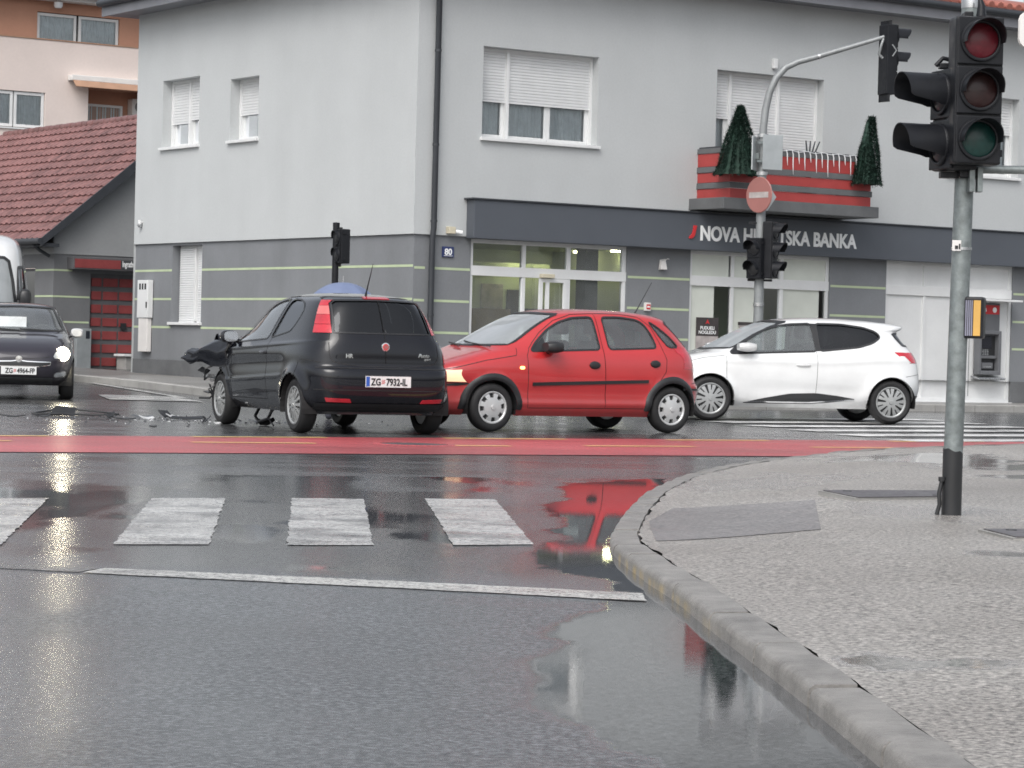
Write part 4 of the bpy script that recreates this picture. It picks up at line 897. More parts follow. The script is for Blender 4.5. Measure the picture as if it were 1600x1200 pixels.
    def ribbon(s, mb, kind, line, width, off, side=-1, closed=True, mi=0, step=.03, shift=0.):
        """narrow band along an outline: shut lines, rubber seals"""
        D = np.array(densify(line, step, closed)); n = len(D); 
        T = (np.roll(D, -1, 0)-np.roll(D, 1, 0)) if closed else np.gradient(D, axis=0); T /= np.maximum(np.linalg.norm(T, axis=1)[:, None], 1e-9); Nn = np.stack([-T[:, 1], T[:, 0]], 1)
        L = [s.on(kind, tuple(p+q*(shift-width/2)), off, side) for p, q in zip(D, Nn)]; R = [s.on(kind, tuple(p+q*(shift+width/2)), off, side) for p, q in zip(D, Nn)]
        m = n if closed else n-1
        mb.add(L+R, [(i, (i+1) % n, n+(i+1) % n, n+i) for i in range(m)], mi); return mb
def wheel_mesh(R, w, rr, style, spokes):
    """returns (tyre, rim) mesh builders: axis y, outer face towards -y"""
    t = MB(); h = w/2
    t.lathe([(rr-.005, -h*.72), (rr+.006, -h*.9), (rr+.02, -h), (R*.86, -h*1.02), (R-.018, -h*.86), (R-.004, -h*.6), (R, -h*.3), (R, h*.3), (R-.004, h*.6), (R-.018, h*.86), (R*.86, h), (rr, h*.85)], 56, 'y')
    r = MB(); NR, NT = 14, 16*spokes; rings = []; mi = []
    rad_ = np.linspace(.001, rr, NR+1)
    def hole(f, a):
        k = a/(2*math.pi)*spokes; q = abs((k % 1)-.5)*2   # 0 middle of gap, 1 middle of spoke
        if style == 'cap': return .66 < f < .93 and q < .46
        if style == 'multi': return .36 < f < .90 and q < .50
        if style == 'five': return .36 < f < .92 and (q < .30 or (.60 < f and q > .86))
        return False
    vs = []; 
    for i, ra in enumerate(rad_):
        f = ra/rr
        for j in range(NT):
            a = 2*math.pi*j/NT; d = -h*.80-.022*(1-f**2)+(.012 if f > .94 else 0)
            if f > .97: d = -h*.95
            vs.append((ra*math.cos(a), d, ra*math.sin(a)))
    fs = []; hs_ = []
    for i in range(NR):
        for j in range(NT):
            q = (i*NT+j, i*NT+(j+1) % NT, (i+1)*NT+(j+1) % NT, (i+1)*NT+j)
            (hs_ if hole((i+.5)/NR, 2*math.pi*(j+.5)/NT) else fs).append(q)
    r.add(vs, fs, 0)
    r.add([(x, y+.028, z) for x, y, z in vs], hs_, 1)
    es = {}
    for q in hs_:
        for k in range(4): e = tuple(sorted((q[k], q[(k+1) % 4]))); es[e] = es.get(e, 0)+1
    for (p, q), c in es.items():
        if c == 1: a, b = vs[p], vs[q]; r.quad(a, b, (b[0], b[1]+.028, b[2]), (a[0], a[1]+.028, a[2]), 0)
    r.lathe([(rr, -h*.95), (rr+.012, -h*.93), (rr+.004, -h*.6), (rr-.01, h*.7), (.0, h*.7)], 48, 'y', mi=0)
    r.lathe([(.001, -h*.80-.034), (.026, -h*.80-.033), (.030, -h*.80-.02)], 20, 'y', mi=0)
    return t, r
def add_wheels(t, xs, track, R, w, rr, style, spokes, matr, pitch=0.):
    tb, rb = wheel_mesh(R, w, rr, style, spokes); tm = tb.mesh('tyre', 'rubber', 35); rm = rb.mesh('rim', [matr, 'black_plastic'], 30)
    for i, x in enumerate(xs):
        for sd in (-1, 1):
            e = bpy.data.objects.new('wheel', None); put(e, t, (x, sd*(track/2), R)); e.rotation_euler = (0, random.uniform(0, 6), 0 if sd < 0 else math.pi)
            put(bpy.data.objects.new('tyre', tm), e); put(bpy.data.objects.new('rim', rm), e)
def build_body(t, car, paintm, holes, panels, arches, crush=None, drop=None):
    """split the skin into named panels; holes: (kind, poly); panels: list of (name, fn(x,y,z,n)->mask)"""
    V = car.V.copy()
    if crush: V = crush(V)
    M, N1, _ = V.shape
    du = np.gradient(V, axis=1); dv = np.gradient(V, axis=0); n = np.cross(du, dv); n /= np.maximum(np.linalg.norm(n, axis=2)[..., None], 1e-9)
    if n[M//3, N1//2, 1] < 0: n = -n
    if not crush: n[:, 0, 1] = 0; n[:, -1, 1] = 0
    I = np.arange(M*N1).reshape(M, N1); F = np.stack([I[:-1, :-1], I[:-1, 1:], I[1:, 1:], I[1:, :-1]], -1).reshape(-1, 4)
    C = car.V.reshape(-1, 3)[F].mean(1); NN = n.reshape(-1, 3)[F].mean(1); Vf = V.reshape(-1, 3); Nf = n.reshape(-1, 3)
    fnrm = np.cross(Vf[F[:, 1]]-Vf[F[:, 0]], Vf[F[:, 2]]-Vf[F[:, 0]])
    if ((fnrm*NN).sum(1) < 0).mean() > .5: F = F[:, ::-1]
    keep = np.ones(len(F), bool)
    for kind, poly in holes:
        if kind == 'side': k = (poly_sd(C[:, [0, 2]], poly) < 0) & (NN[:, 1] > .3)
        elif kind == 'rear': k = (poly_sd(C[:, [1, 2]], poly) < 0) & (C[:, 0] > car.xc) & (NN[:, 0] > .1)
        else: k = (poly_sd(C[:, [1, 2]], poly) < 0) & (C[:, 0] < car.xc) & (NN[:, 0] < -.1)
        keep &= ~k
    for x, z, r in arches: keep &= ~((np.hypot(C[:, 0]-x, C[:, 2]-z) < r) & (C[:, 1] > .42))
    if drop: keep &= ~drop(C[:, 0], C[:, 1], C[:, 2])
    lab = np.zeros(len(F), int)
    for i, (nm, fn, both) in enumerate(panels): lab[fn(C[:, 0], C[:, 1], C[:, 2], NN)] = i+1
    names = [('body', None, True)]+list(panels)
    top = int(I[-1, 0])
    for i, (nm, fn, joined) in enumerate(names):
        f = F[keep & (lab == i)]
        if not len(f): continue
        u, inv = np.unique(f, return_inverse=True); fv = inv.reshape(-1, 4); a, na = Vf[u], Nf[u]; fl = np.array([1, -1, 1])
        if joined:
            VV = np.vstack([a, a*fl]); FF = np.vstack([fv, fv[:, ::-1]+len(a)]); nn = np.vstack([na, na*fl])
            if i == 0:   # close the crown of the roof
                pass
            put(bpy.data.objects.new(nm, np_mesh(nm, VV, FF, paintm, True, nn)), t)
        else:
            put(bpy.data.objects.new(nm, np_mesh(nm, a*fl, fv[:, ::-1], paintm, True, na*fl)), t); put(bpy.data.objects.new(nm, np_mesh(nm, a, fv, paintm, True, na)), t)
    ub = MB(); z0 = car.z0+.01; ring = [(x, y) for x, y, _ in car.V[0][::6]]; ring = ring+[(x, -y) for x, y in ring[::-1]][1:-1]
    if drop: ring = [(max(x, -.32), y) for x, y in ring]
    ub.prism(ring, lambda a, b, d: (a, b*.97, d), z0, z0+.03)
    for x, z, r in arches:      # wheel housings
        for sd in (-1, 1):
            P = [(x+r*math.cos(a), z+r*math.sin(a)) for a in np.linspace(-.25, math.pi+.25, 22)]
            ub.add([(p, sd*.42, q) for p, q in P]+[(p, sd*(float(car.Y(x, z+.1))-.012), q) for p, q in P], [(k, k+1, 22+k+1, 22+k) for k in range(21)]+[tuple(range(22))])
    ub.obj('underbody', 'rubber', t)
def both(fn):
    for sd in (-1, 1): fn(sd)
def windows(t, car, specs, seal=.026, sealoff=.004):
    """specs: (part name, kind, poly, glass)"""
    for nm, kind, poly, gm in specs:
        if kind == 'side':
            for sd in (-1, 1):
                o = car.patch(MB(), 'side', poly, -.008, sd, .05).obj(nm, gm, t, 60)
                if seal: car.ribbon(MB(), 'side', poly, seal, sealoff, sd).obj('seal', 'black_plastic', o, 60)
        else:
            full = poly+[(-y, z) for y, z in poly[::-1] if abs(y) > 1e-4] if True else poly
            o = car.patch(MB(), kind, full, -.006, 1, .05).obj(nm, gm, t, 60)
            if seal: car.ribbon(MB(), kind, full, seal, sealoff, 1).obj('seal', 'black_plastic', o, 60)
def rbox(x0, x1, y0, y1, z0, z1): return MB().box(x0, x1, y0, y1, z0, z1)
def interior(t, xd, xs, xr, zb, w=.62):
    rbox(xd-.35, xd+.12, -w, w, .55, zb-.03).obj('dashboard', 'seat_cloth', t, None, .05)
    mb = MB(); c = (xd+.22, -.36, zb-.02); R_ = .18
    mb.tube([(c[0]+.07*math.sin(a), c[1]+R_*math.cos(a), c[2]+R_*math.sin(a)*.92) for a in np.linspace(0, 2*math.pi, 25)], .014, 6); mb.cyl((c[0]-.15, c[1], c[2]-.06), c, .03, .05, 8); mb.obj('steering_wheel', 'black_plastic', t, 50)
    for y in (-.36, .36):
        e = bpy.data.objects.new('seat', None); put(e, t, (xs, y, .3))
        rbox(-.05, .5, -.25, .25, .05, .25).obj('cushion', 'seat_cloth', e, None, .06)
        mb = MB(); mb.add([(.40, -.24, .2), (.40, .24, .2), (.55, .24, .2), (.55, -.24, .2), (.58, -.2, .80), (.58, .2, .80), (.68, .2, .78), (.68, -.2, .78)], [(0, 3, 2, 1), (4, 5, 6, 7), (0, 1, 5, 4), (1, 2, 6, 5), (2, 3, 7, 6), (3, 0, 4, 7)]); mb.obj('seat_back', 'seat_cloth', e, None, .05)
        rbox(.60, .70, -.13, .13, .86, 1.04).obj('headrest', 'seat_cloth', e, None, .035)
    e = bpy.data.objects.new('rear_seat', None); put(e, t, (xr, 0, .3))
    rbox(-.4, .1, -w, w, .05, .25).obj('cushion', 'seat_cloth', e, None, .06); rbox(.02, .2, -w, w, .2, .72).obj('seat_back', 'seat_cloth', e, None, .05)
    for y in (-.38, .38): rbox(.08, .17, y-.12, y+.12, .75, .92).obj('headrest', 'seat_cloth', e, None, .03)
def plate(t, txt1, txt2, x, z, rear=True, w=.52, h=.112, y0=0., blue=True):
    sg = 1 if rear else -1; e = bpy.data.objects.new('license_plate', None); put(e, t, (x, y0, z))
    f = lambda u, v, d: (sg*d, sg*u, v)
    mb = MB(); mb.prism([(-w/2, 0), (w/2, 0), (w/2, h), (-w/2, h)], f, 0, .01); mb.obj('plate_base', 'plate_white', e, None, .003)
    if blue: mb = MB(); mb.prism([(-w/2+.004, .004), (-w/2+.045, .004), (-w/2+.045, h-.004), (-w/2+.004, h-.004)], f, .0105, .0115); mb.obj('blue_band', 'plate_blue', e)
    ft = lambda a: (lambda u, v, d: f(a+u, .018+v, .0125+d))
    tb = text_mb(txt1, .105, ft(-w/2+.06), sx=.78, offset=.003, depth=.0015); text_mb(txt2, .105, ft(-w/2+.235), sx=.76, offset=.003, depth=.0015, mb=tb); tb.obj('registration', 'plate_text', e)
    mb = MB()
    for i in range(4):
        for j in range(4):
            if (i+j) % 2 == 0: a, b = -w/2+.182+i*.010, .03+j*.012; mb.prism([(a, b), (a+.01, b), (a+.01, b+.012), (a, b+.012)], f, .0105, .0118)
    mb.obj('crest', 'crest_red', e)
def mirror(t, car, x, z, matm, l=.21, h=.14, d=.13):
    for sd in (-1, 1):
        y = float(car.Y(x, z-.05)); e = bpy.data.objects.new('door_mirror', None); put(e, t, (x, sd*(y+.12), z))
        mb = MB(); rings = []
        for k, f in enumerate(np.linspace(0, 1, 9)):
            xx = -d*.55+d*1.0*f; s_ = (math.sin(math.pi*(.18+.62*f)))**.55
            rings.append([(xx, .5*l*s_*math.copysign(abs(math.cos(a))**.7, math.cos(a)), .5*h*s_*math.copysign(abs(math.sin(a))**.7, math.sin(a))) for a in np.linspace(0, 2*math.pi, 20, endpoint=False)])
        mb.ring_loft(rings); mb.obj('mirror_shell', matm, e, 50)
        xg = d*.46; mb = MB(); mb.add([(xg, .40*l*math.copysign(abs(math.cos(a))**.7, math.cos(a)), .40*h*math.copysign(abs(math.sin(a))**.7, math.sin(a))) for a in np.linspace(0, 2*math.pi, 20, endpoint=False)], [tuple(range(20))]); mb.obj('mirror_glass', 'chrome', e)
        mb = MB(); mb.tube([(.0, -sd*.13, -.06), (.0, -sd*.03, -.02)], [.03, .025], 8); mb.obj('mirror_arm', 'black_plastic', e, 50)
def arch_trim(t, car, x, z, r0, r1, off, a0=-.05, a1=math.pi+.05, matm='black_plastic'):
    for sd in (-1, 1):
        mb = MB(); A = np.linspace(a0, a1, 30); rr = np.linspace(r0, r1, 4); vs = [car.on('side', (x+r*math.cos(a), max(z+r*math.sin(a), car.z0+.01)), off*(1 if 0 < i < 3 else .2), sd) for i, r in enumerate(rr) for a in A]
        mb.add(vs, [(i*30+k, i*30+k+1, (i+1)*30+k+1, (i+1)*30+k) for i in range(3) for k in range(29)])
        q = [car.on('side', (x+r0*math.cos(a), max(z+r0*math.sin(a), car.z0+.01)), 0, sd) for a in A]; mb.add(q+[(a_, b_-sd*.06, c_) for a_, b_, c_ in q], [(k, k+1, 30+k+1, 30+k) for k in range(29)])
        mb.obj('wheel_arch', matm, t, 50)
def gaps(t, car, lines, width=.007, nm='shut_line', matm='rubber'):
    mb = MB()
    for kind, ln, closed in lines:
        if kind == 'side':
            for sd in (-1, 1): car.ribbon(mb, 'side', ln, width, .0022, sd, closed)
        else: car.ribbon(mb, kind, ln, width, .0022, 1, closed)
    mb.obj(nm, matm, t)
def handle(t, car, x, z, matm, l=.17, h=.05, round_=False):
    for sd in (-1, 1):
        y = float(car.Y(x, z)); e = bpy.data.objects.new('door_handle', None); put(e, t, (x, sd*y, z))
        n = 20; P = [(.5*l*math.copysign(abs(math.cos(a))**(1. if round_ else .6), math.cos(a)), .5*h*math.copysign(abs(math.sin(a))**(1. if round_ else .6), math.sin(a))) for a in np.linspace(0, 2*math.pi, n, endpoint=False)]
        mb = MB(); mb.ring_loft([[(u, 0, v) for u, v in P], [(u*.96, sd*.016, v*.92) for u, v in P], [(u*.7, sd*.024, v*.6) for u, v in P]]); mb.obj('grip', matm, e, 50)
def crease(z_of_x, amp, wid): return lambda x, z: amp*np.exp(-((z-z_of_x(x))/wid)**2)
def archflare(cx, cz, r, amp, wid=.05):
    return lambda x, z: amp*np.exp(-(np.maximum(np.hypot(x-cx, z-cz)-r, 0)/wid)**2)*sm(z, cz-.1, cz+.1)

# ---- red five door hatchback
def red_car():
    fl = lambda x, z: archflare(0, .285, .33, .022)(x, z)+archflare(2.491, .285, .33, .022)(x, z)+crease(lambda x: .335+0*x, .010, .03)(x, z)-crease(lambda x: .46+0*x, .012, .08)(x, z)
    c = Car([(-.60, .19), (-.73, .28), (-.77, .42), (-.76, .55), (-.70, .67), (-.58, .765), (-.36, .85), (-.12, .925), (.04, .975), (.22, 1.075), (.46, 1.215), (.70, 1.335), (.90, 1.405), (1.12, 1.448), (1.40, 1.468), (1.65, 1.473)],
            [(2.86, .20), (2.98, .28), (3.03, .42), (3.03, .56), (2.985, .63), (2.965, .78), (2.945, .90), (2.89, 1.02), (2.80, 1.16), (2.71, 1.28), (2.63, 1.365), (2.50, 1.41), (2.25, 1.447), (1.95, 1.466), (1.65, 1.473)],
            [(.19, .735), (.27, .79), (.40, .815), (.55, .822), (.70, .822), (.84, .812), (.93, .79), (1.0, .757), (1.12, .70), (1.25, .64), (1.34, .592), (1.385, .556), (1.42, .50), (1.447, .40), (1.463, .26), (1.473, .0)],
            1.65, [(0, 4.2), (.55, 4.5), (.75, 6.5), (.95, 6), (1.05, 4.5), (1.4, 4), (1.5, 2.6)], [(0, 5), (.6, 5.5), (1.0, 5.5), (1.35, 4.5), (1.5, 2.6)], .019, fl)
    t = thing('red_hatchback', 'red five door hatchback stopped against the wrecked black car', 'car', (-.62, 31.69, .0), math.atan2(.506, .863))
    fw_ = roundpoly([(.50, .945), (.62, 1.06), (.80, 1.205), (.98, 1.30), (1.17, 1.355), (1.42, 1.372), (1.455, 1.35), (1.475, .985)]); rw_ = roundpoly([(1.60, .99), (1.585, 1.372), (1.85, 1.38), (2.08, 1.355), (2.17, 1.31), (2.25, 1.18), (2.29, 1.02)])
    qw_ = roundpoly([(2.25, 1.335), (2.31, 1.315), (2.43, 1.235), (2.545, 1.14), (2.63, 1.035), (2.47, 1.03), (2.39, 1.13)], 1)
    ws = [(0, 1.0), (.63, 1.015), (.60, 1.10), (.50, 1.37), (.46, 1.395), (0, 1.41)]; rw = [(0, 1.05), (.60, 1.05), (.53, 1.31), (.48, 1.34), (0, 1.345)]
    fd = [(.47, .285), (.452, .90), (.50, .985), (.70, 1.17), (.92, 1.315), (1.18, 1.395), (1.50, 1.415), (1.535, .29)]; rd = [(1.535, .29), (1.50, 1.415), (1.88, 1.418), (2.12, 1.388), (2.26, 1.28), (2.34, 1.1), (2.405, .88), (2.39, .74), (2.28, .60), (2.17, .48), (2.13, .29)]
    A = [(0, .285, .325), (2.491, .285, .325)]
    inp = lambda poly: (lambda x, y, z, n: (poly_sd(np.stack([x, z], 1), poly) < 0) & (n[:, 1] > .3))
    build_body(t, c, 'paint_red', [('side', fw_), ('side', rw_), ('side', qw_), ('front', ws+[(-.01, 1.41), (-.01, 1.0)]), ('rear', rw+[(-.01, 1.345), (-.01, 1.05)])],
        [('front_bumper', lambda x, y, z, n: (x < -.30) & (z < .57), True), ('rear_bumper', lambda x, y, z, n: (x > 2.75) & (z < .615), True), ('hood', lambda x, y, z, n: (x < .06) & (n[:, 2] > .45) & (z > .66), True),
         ('tailgate', lambda x, y, z, n: (x > 2.5) & (n[:, 0] > .45) & (z > .63), True), ('front_door', inp(fd), False), ('rear_door', inp(rd), False)], A)
    windows(t, c, [('front_window', 'side', fw_, 'car_glass'), ('rear_door_window', 'side', rw_, 'car_glass'), ('quarter_window', 'side', qw_, 'car_glass'), ('windscreen', 'front', ws, 'screen_glass'), ('rear_window', 'rear', rw, 'car_glass_dark')], .02)
    both(lambda sd: c.patch(MB(), 'side', [(.50, .95), (.73, .965), (.73, 1.12), (.64, 1.055)], -.004, sd).obj('mirror_triangle', 'black_plastic', t))
    gaps(t, c, [('side', fd, True), ('side', rd, True), ('side', [(-.62, .70), (-.40, .752), (-.08, .83), (.20, .875), (.31, .895), (.34, .98)], False), ('side', [(-.56, .565), (-.33, .56)], False), ('side', [(2.80, .60), (3.0, .615)], False)])
    both(lambda sd: c.patch(MB(), 'side', [(.52, .545), (2.13, .60), (2.13, .638), (.52, .585)], .013, sd, .05, 0, .013).obj('side_moulding', 'black_plastic', t))
    both(lambda sd: c.patch(MB(), 'side', [(-.42, .53), (-.30, .552), (-.30, .566), (-.70, .545), (-.70, .52)], .010, sd, .05, 0, .01).obj('bumper_moulding', 'black_plastic', t))
    arch_trim(t, c, 0, .285, .318, .398, .016); arch_trim(t, c, 2.491, .285, .318, .398, .016)
    for sd in (-1, 1):
        mb = MB(); c.patch(mb, 'side', [(-.60, .575), (-.45, .585), (-.40, .65), (-.385, .715), (-.56, .70), (-.61, .68)], .004, sd); c.patch(mb, 'front', [(sd*y, z) for y, z in [(.42, .58), (.74, .575), (.74, .69), (.52, .68), (.42, .65)]], .004, sd); mb.obj('headlight', 'headlamp_warm', t, 50)
        c.patch(MB(), 'side', roundpoly([(.345, .735), (.405, .735), (.405, .77), (.345, .77)], 1), .008, sd, .02, 0, .008).obj('side_indicator', 'lamp_amber_lit', t)
        mb = MB(); c.patch(mb, 'rear', [(sd*y, z) for y, z in [(.60, .78), (.78, .78), (.73, 1.04), (.63, 1.04)]], .004); mb.obj('taillight', 'lamp_glass_red', t, 50)
        mb = MB(); c.patch(mb, 'rear', [(sd*y, z) for y, z in [(.45, .50), (.80, .52), (.80, .545), (.45, .53)]], .008); mb.obj('bumper_moulding', 'black_plastic', t)
    handle(t, c, 1.37, .80, 'black_plastic', .15, .095, True); handle(t, c, 2.23, .83, 'black_plastic', .14, .092, True)
    mirror(t, c, .74, 1.0, 'black_plastic', .22, .14, .2); interior(t, .35, .95, 2.05, .96)
    add_wheels(t, (0, 2.491), 1.43, .285, .175, .178, 'cap', 8, 'hubcap')
    mb = MB(); mb.tube([(2.42, .0, 1.42), (2.46, 0, 1.47), (2.68, 0, 1.83)], [.018, .008, .004], 6); mb.obj('antenna', 'black_plastic', t)
    mb = MB(); mb.tube([(.06, -.60, .995), (.10, -.1, 1.025), (.16, .2, 1.05)], .009, 5); mb.tube([(.04, .1, 1.0), (.12, .5, 1.03)], .009, 5); mb.obj('wiper', 'black_plastic', t)

red_car()

# ---- white hatchback crossing behind
def white_car():
    fl = lambda x, z: archflare(0, .305, .35, .022)(x, z)+archflare(2.589, .305, .35, .036, .09)(x, z)-crease(lambda x: .47-.02*x, .028, .12)(x, z)*sm(x, .3, .8)*(1-sm(x, 1.9, 2.4))+crease(lambda x: .84+.06*sm(x, 1.6, 2.6), .014, .05)(x, z)
    c = Car([(-.62, .20), (-.78, .30), (-.83, .45), (-.82, .58), (-.75, .70), (-.60, .79), (-.35, .875), (-.10, .93), (.06, .965), (.25, 1.06), (.50, 1.20), (.74, 1.315), (.97, 1.395), (1.22, 1.437), (1.5, 1.455), (1.75, 1.46)],
            [(2.92, .22), (3.06, .32), (3.12, .48), (3.11, .66), (3.08, .85), (3.03, .98), (2.95, 1.09), (2.86, 1.20), (2.82, 1.275), (2.90, 1.32), (2.93, 1.355), (2.85, 1.385), (2.6, 1.415), (2.3, 1.44), (2.0, 1.456), (1.75, 1.46)],
            [(.20, .76), (.30, .83), (.45, .86), (.62, .866), (.78, .86), (.90, .835), (.98, .785), (1.1, .72), (1.22, .66), (1.32, .605), (1.37, .56), (1.41, .49), (1.437, .38), (1.452, .24), (1.46, 0.)],
            1.75, [(0, 4.), (.55, 4.2), (.75, 5.5), (.95, 5.5), (1.05, 4.5), (1.4, 4), (1.5, 2.6)], [(0, 4.5), (.6, 4.8), (1.0, 4.6), (1.3, 4.2), (1.5, 2.6)], .019, fl)
    t = thing('white_hatchback', 'white hatchback driving past the bank behind the red car', 'car', (2.71, 39.56, 0), math.atan2(.182, .983), scale=1.055)
    fw_ = roundpoly([(.27, .925), (.46, 1.07), (.66, 1.19), (.88, 1.295), (1.15, 1.35), (1.48, 1.368), (1.52, .985)]); rw_ = roundpoly([(1.56, .988), (1.54, 1.368), (1.92, 1.368), (2.24, 1.33), (2.41, 1.275), (2.475, 1.205), (2.35, 1.12), (2.14, 1.055)])
    ws = [(0, .985), (.65, 1.0), (.62, 1.08), (.51, 1.36), (.46, 1.385), (0, 1.40)]; rw = [(0, 1.09), (.60, 1.09), (.54, 1.245), (.50, 1.262), (0, 1.27)]
    fd = [(.32, .26), (.22, .60), (.22, .89), (.46, 1.10), (.66, 1.225), (.88, 1.325), (1.16, 1.388), (1.525, 1.402), (1.50, .27)]; rd = [(1.50, .27), (1.525, 1.402), (1.95, 1.402), (2.28, 1.365), (2.46, 1.30), (2.52, 1.2), (2.36, .95), (2.22, .70), (2.12, .28)]
    A = [(0, .305, .35), (2.589, .305, .35)]; inp = lambda poly: (lambda x, y, z, n: (poly_sd(np.stack([x, z], 1), poly) < 0) & (n[:, 1] > .3))
    build_body(t, c, 'paint_white', [('side', fw_), ('side', rw_), ('front', ws+[(-.01, 1.40), (-.01, .985)]), ('rear', rw+[(-.01, 1.27), (-.01, 1.09)])],
        [('front_bumper', lambda x, y, z, n: (x < -.32) & (z < .60), True), ('rear_bumper', lambda x, y, z, n: (x > 2.85) & (z < .70), True), ('hood', lambda x, y, z, n: (x < .06) & (n[:, 2] > .45) & (z > .66), True),
         ('tailgate', lambda x, y, z, n: (x > 2.6) & (n[:, 0] > .5) & (z > .70), True), ('front_door', inp(fd), False), ('rear_door', inp(rd), False)], A)
    windows(t, c, [('front_window', 'side', fw_, 'car_glass'), ('rear_door_window', 'side', rw_, 'car_glass_dark'), ('windscreen', 'front', ws, 'screen_glass'), ('rear_window', 'rear', rw, 'car_glass_dark')])
    both(lambda sd: c.patch(MB(), 'side', [(1.505, .985), (1.575, .99), (1.555, 1.37), (1.465, 1.37)], .002, sd).obj('door_pillar', 'black_plastic', t)); both(lambda sd: c.patch(MB(), 'side', [(.27, .925), (.50, .94), (.50, 1.09), (.44, 1.055)], -.003, sd).obj('mirror_triangle', 'black_plastic', t))
    gaps(t, c, [('side', [(.30, .30), (.22, .60), (.22, .89)], False), ('side', [(1.50, .27), (1.515, .98)], False), ('side', [(2.80, .66), (3.05, .70)], False), ('side', [(-.55, .74), (-.1, .86), (.2, .90)], False)], .005)
    for sd in (-1, 1):
        c.patch(MB(), 'side', roundpoly([(.45, .255), (.75, .325), (1.13, .395), (1.5, .41), (1.8, .38), (2.09, .335), (1.7, .285), (1.41, .26)], 1), .006, sd, .05, 0, .006).obj('sill_trim', 'black_plastic', t)
        c.patch(MB(), 'side', [(.50, .268), (1.4, .272), (2.05, .325), (2.05, .333), (1.4, .288), (.55, .282)], .010, sd, .05, 0, .004).obj('sill_strip', 'chrome', t)
        mb = MB(); c.patch(mb, 'side', roundpoly([(2.76, .985), (2.88, 1.0), (2.99, .995), (2.99, .86), (2.90, .855)], 1), .005, sd); c.patch(mb, 'rear', [(sd*y, z) for y, z in [(.50, .85), (.80, .85), (.735, 1.0), (.55, .99)]], .005); mb.obj('taillight', 'lamp_glass_red', t, 50)
        mb = MB(); c.patch(mb, 'side', [(-.64, .62), (-.42, .68), (-.30, .76), (-.42, .765), (-.62, .72)], .004, sd); c.patch(mb, 'front', [(sd*y, z) for y, z in [(.4, .62), (.78, .62), (.76, .72), (.45, .69)]], .004); mb.obj('headlight', 'headlamp_clear', t, 50)
    c.patch(MB(), 'rear', [(-.7, .24), (.7, .24), (.74, .40), (-.74, .40)], .006).obj('lower_bumper', 'black_plastic', t)
    c.patch(MB(), 'front', [(-.6, .26), (.6, .26), (.55, .42), (-.55, .42)], .006).obj('lower_grille', 'black_plastic', t)
    arch_trim(t, c, 0, .305, .346, .36, .004, matm='paint_white'); arch_trim(t, c, 2.589, .305, .346, .36, .004, matm='paint_white')
    handle(t, c, 1.31, .79, 'paint_white', .21, .038); mirror(t, c, .50, 1.02, 'paint_white', .22, .13, .24); interior(t, .32, .95, 2.05, .95)
    add_wheels(t, (0, 2.589), 1.50, .305, .195, .205, 'five', 7, 'alloy')
white_car()
# ---- black three door hatchback, nose torn off
PUNTO_F = [(-.62, .22), (-.78, .32), (-.84, .46), (-.83, .60), (-.76, .73), (-.60, .83), (-.34, .92), (-.05, .985), (.12, 1.03), (.30, 1.125), (.55, 1.255), (.80, 1.365), (1.05, 1.435), (1.3, 1.472), (1.55, 1.488), (1.80, 1.493)]
PUNTO_R = [(3.00, .25), (3.12, .34), (3.17, .46), (3.18, .58), (3.175, .66), (3.155, .705), (3.105, .735), (3.095, .80), (3.09, .90), (3.065, 1.02), (3.02, 1.11), (2.94, 1.24), (2.86, 1.36), (2.82, 1.405), (2.74, 1.435), (2.5, 1.465), (2.2, 1.484), (1.80, 1.493)]
PUNTO_W = [(.22, .75), (.32, .815), (.46, .842), (.60, .845), (.74, .842), (.86, .832), (.95, .805), (1.02, .77), (1.12, .728), (1.25, .668), (1.36, .608), (1.41, .565), (1.445, .50), (1.468, .40), (1.484, .26), (1.493, 0)]
NF = [(0, 4.), (.55, 4.4), (.75, 5.5), (.98, 5.5), (1.1, 4.3), (1.4, 3.8), (1.5, 2.5)]; NR_ = [(0, 5.5), (.7, 6), (1.05, 5.5), (1.4, 5), (1.5, 2.5)]
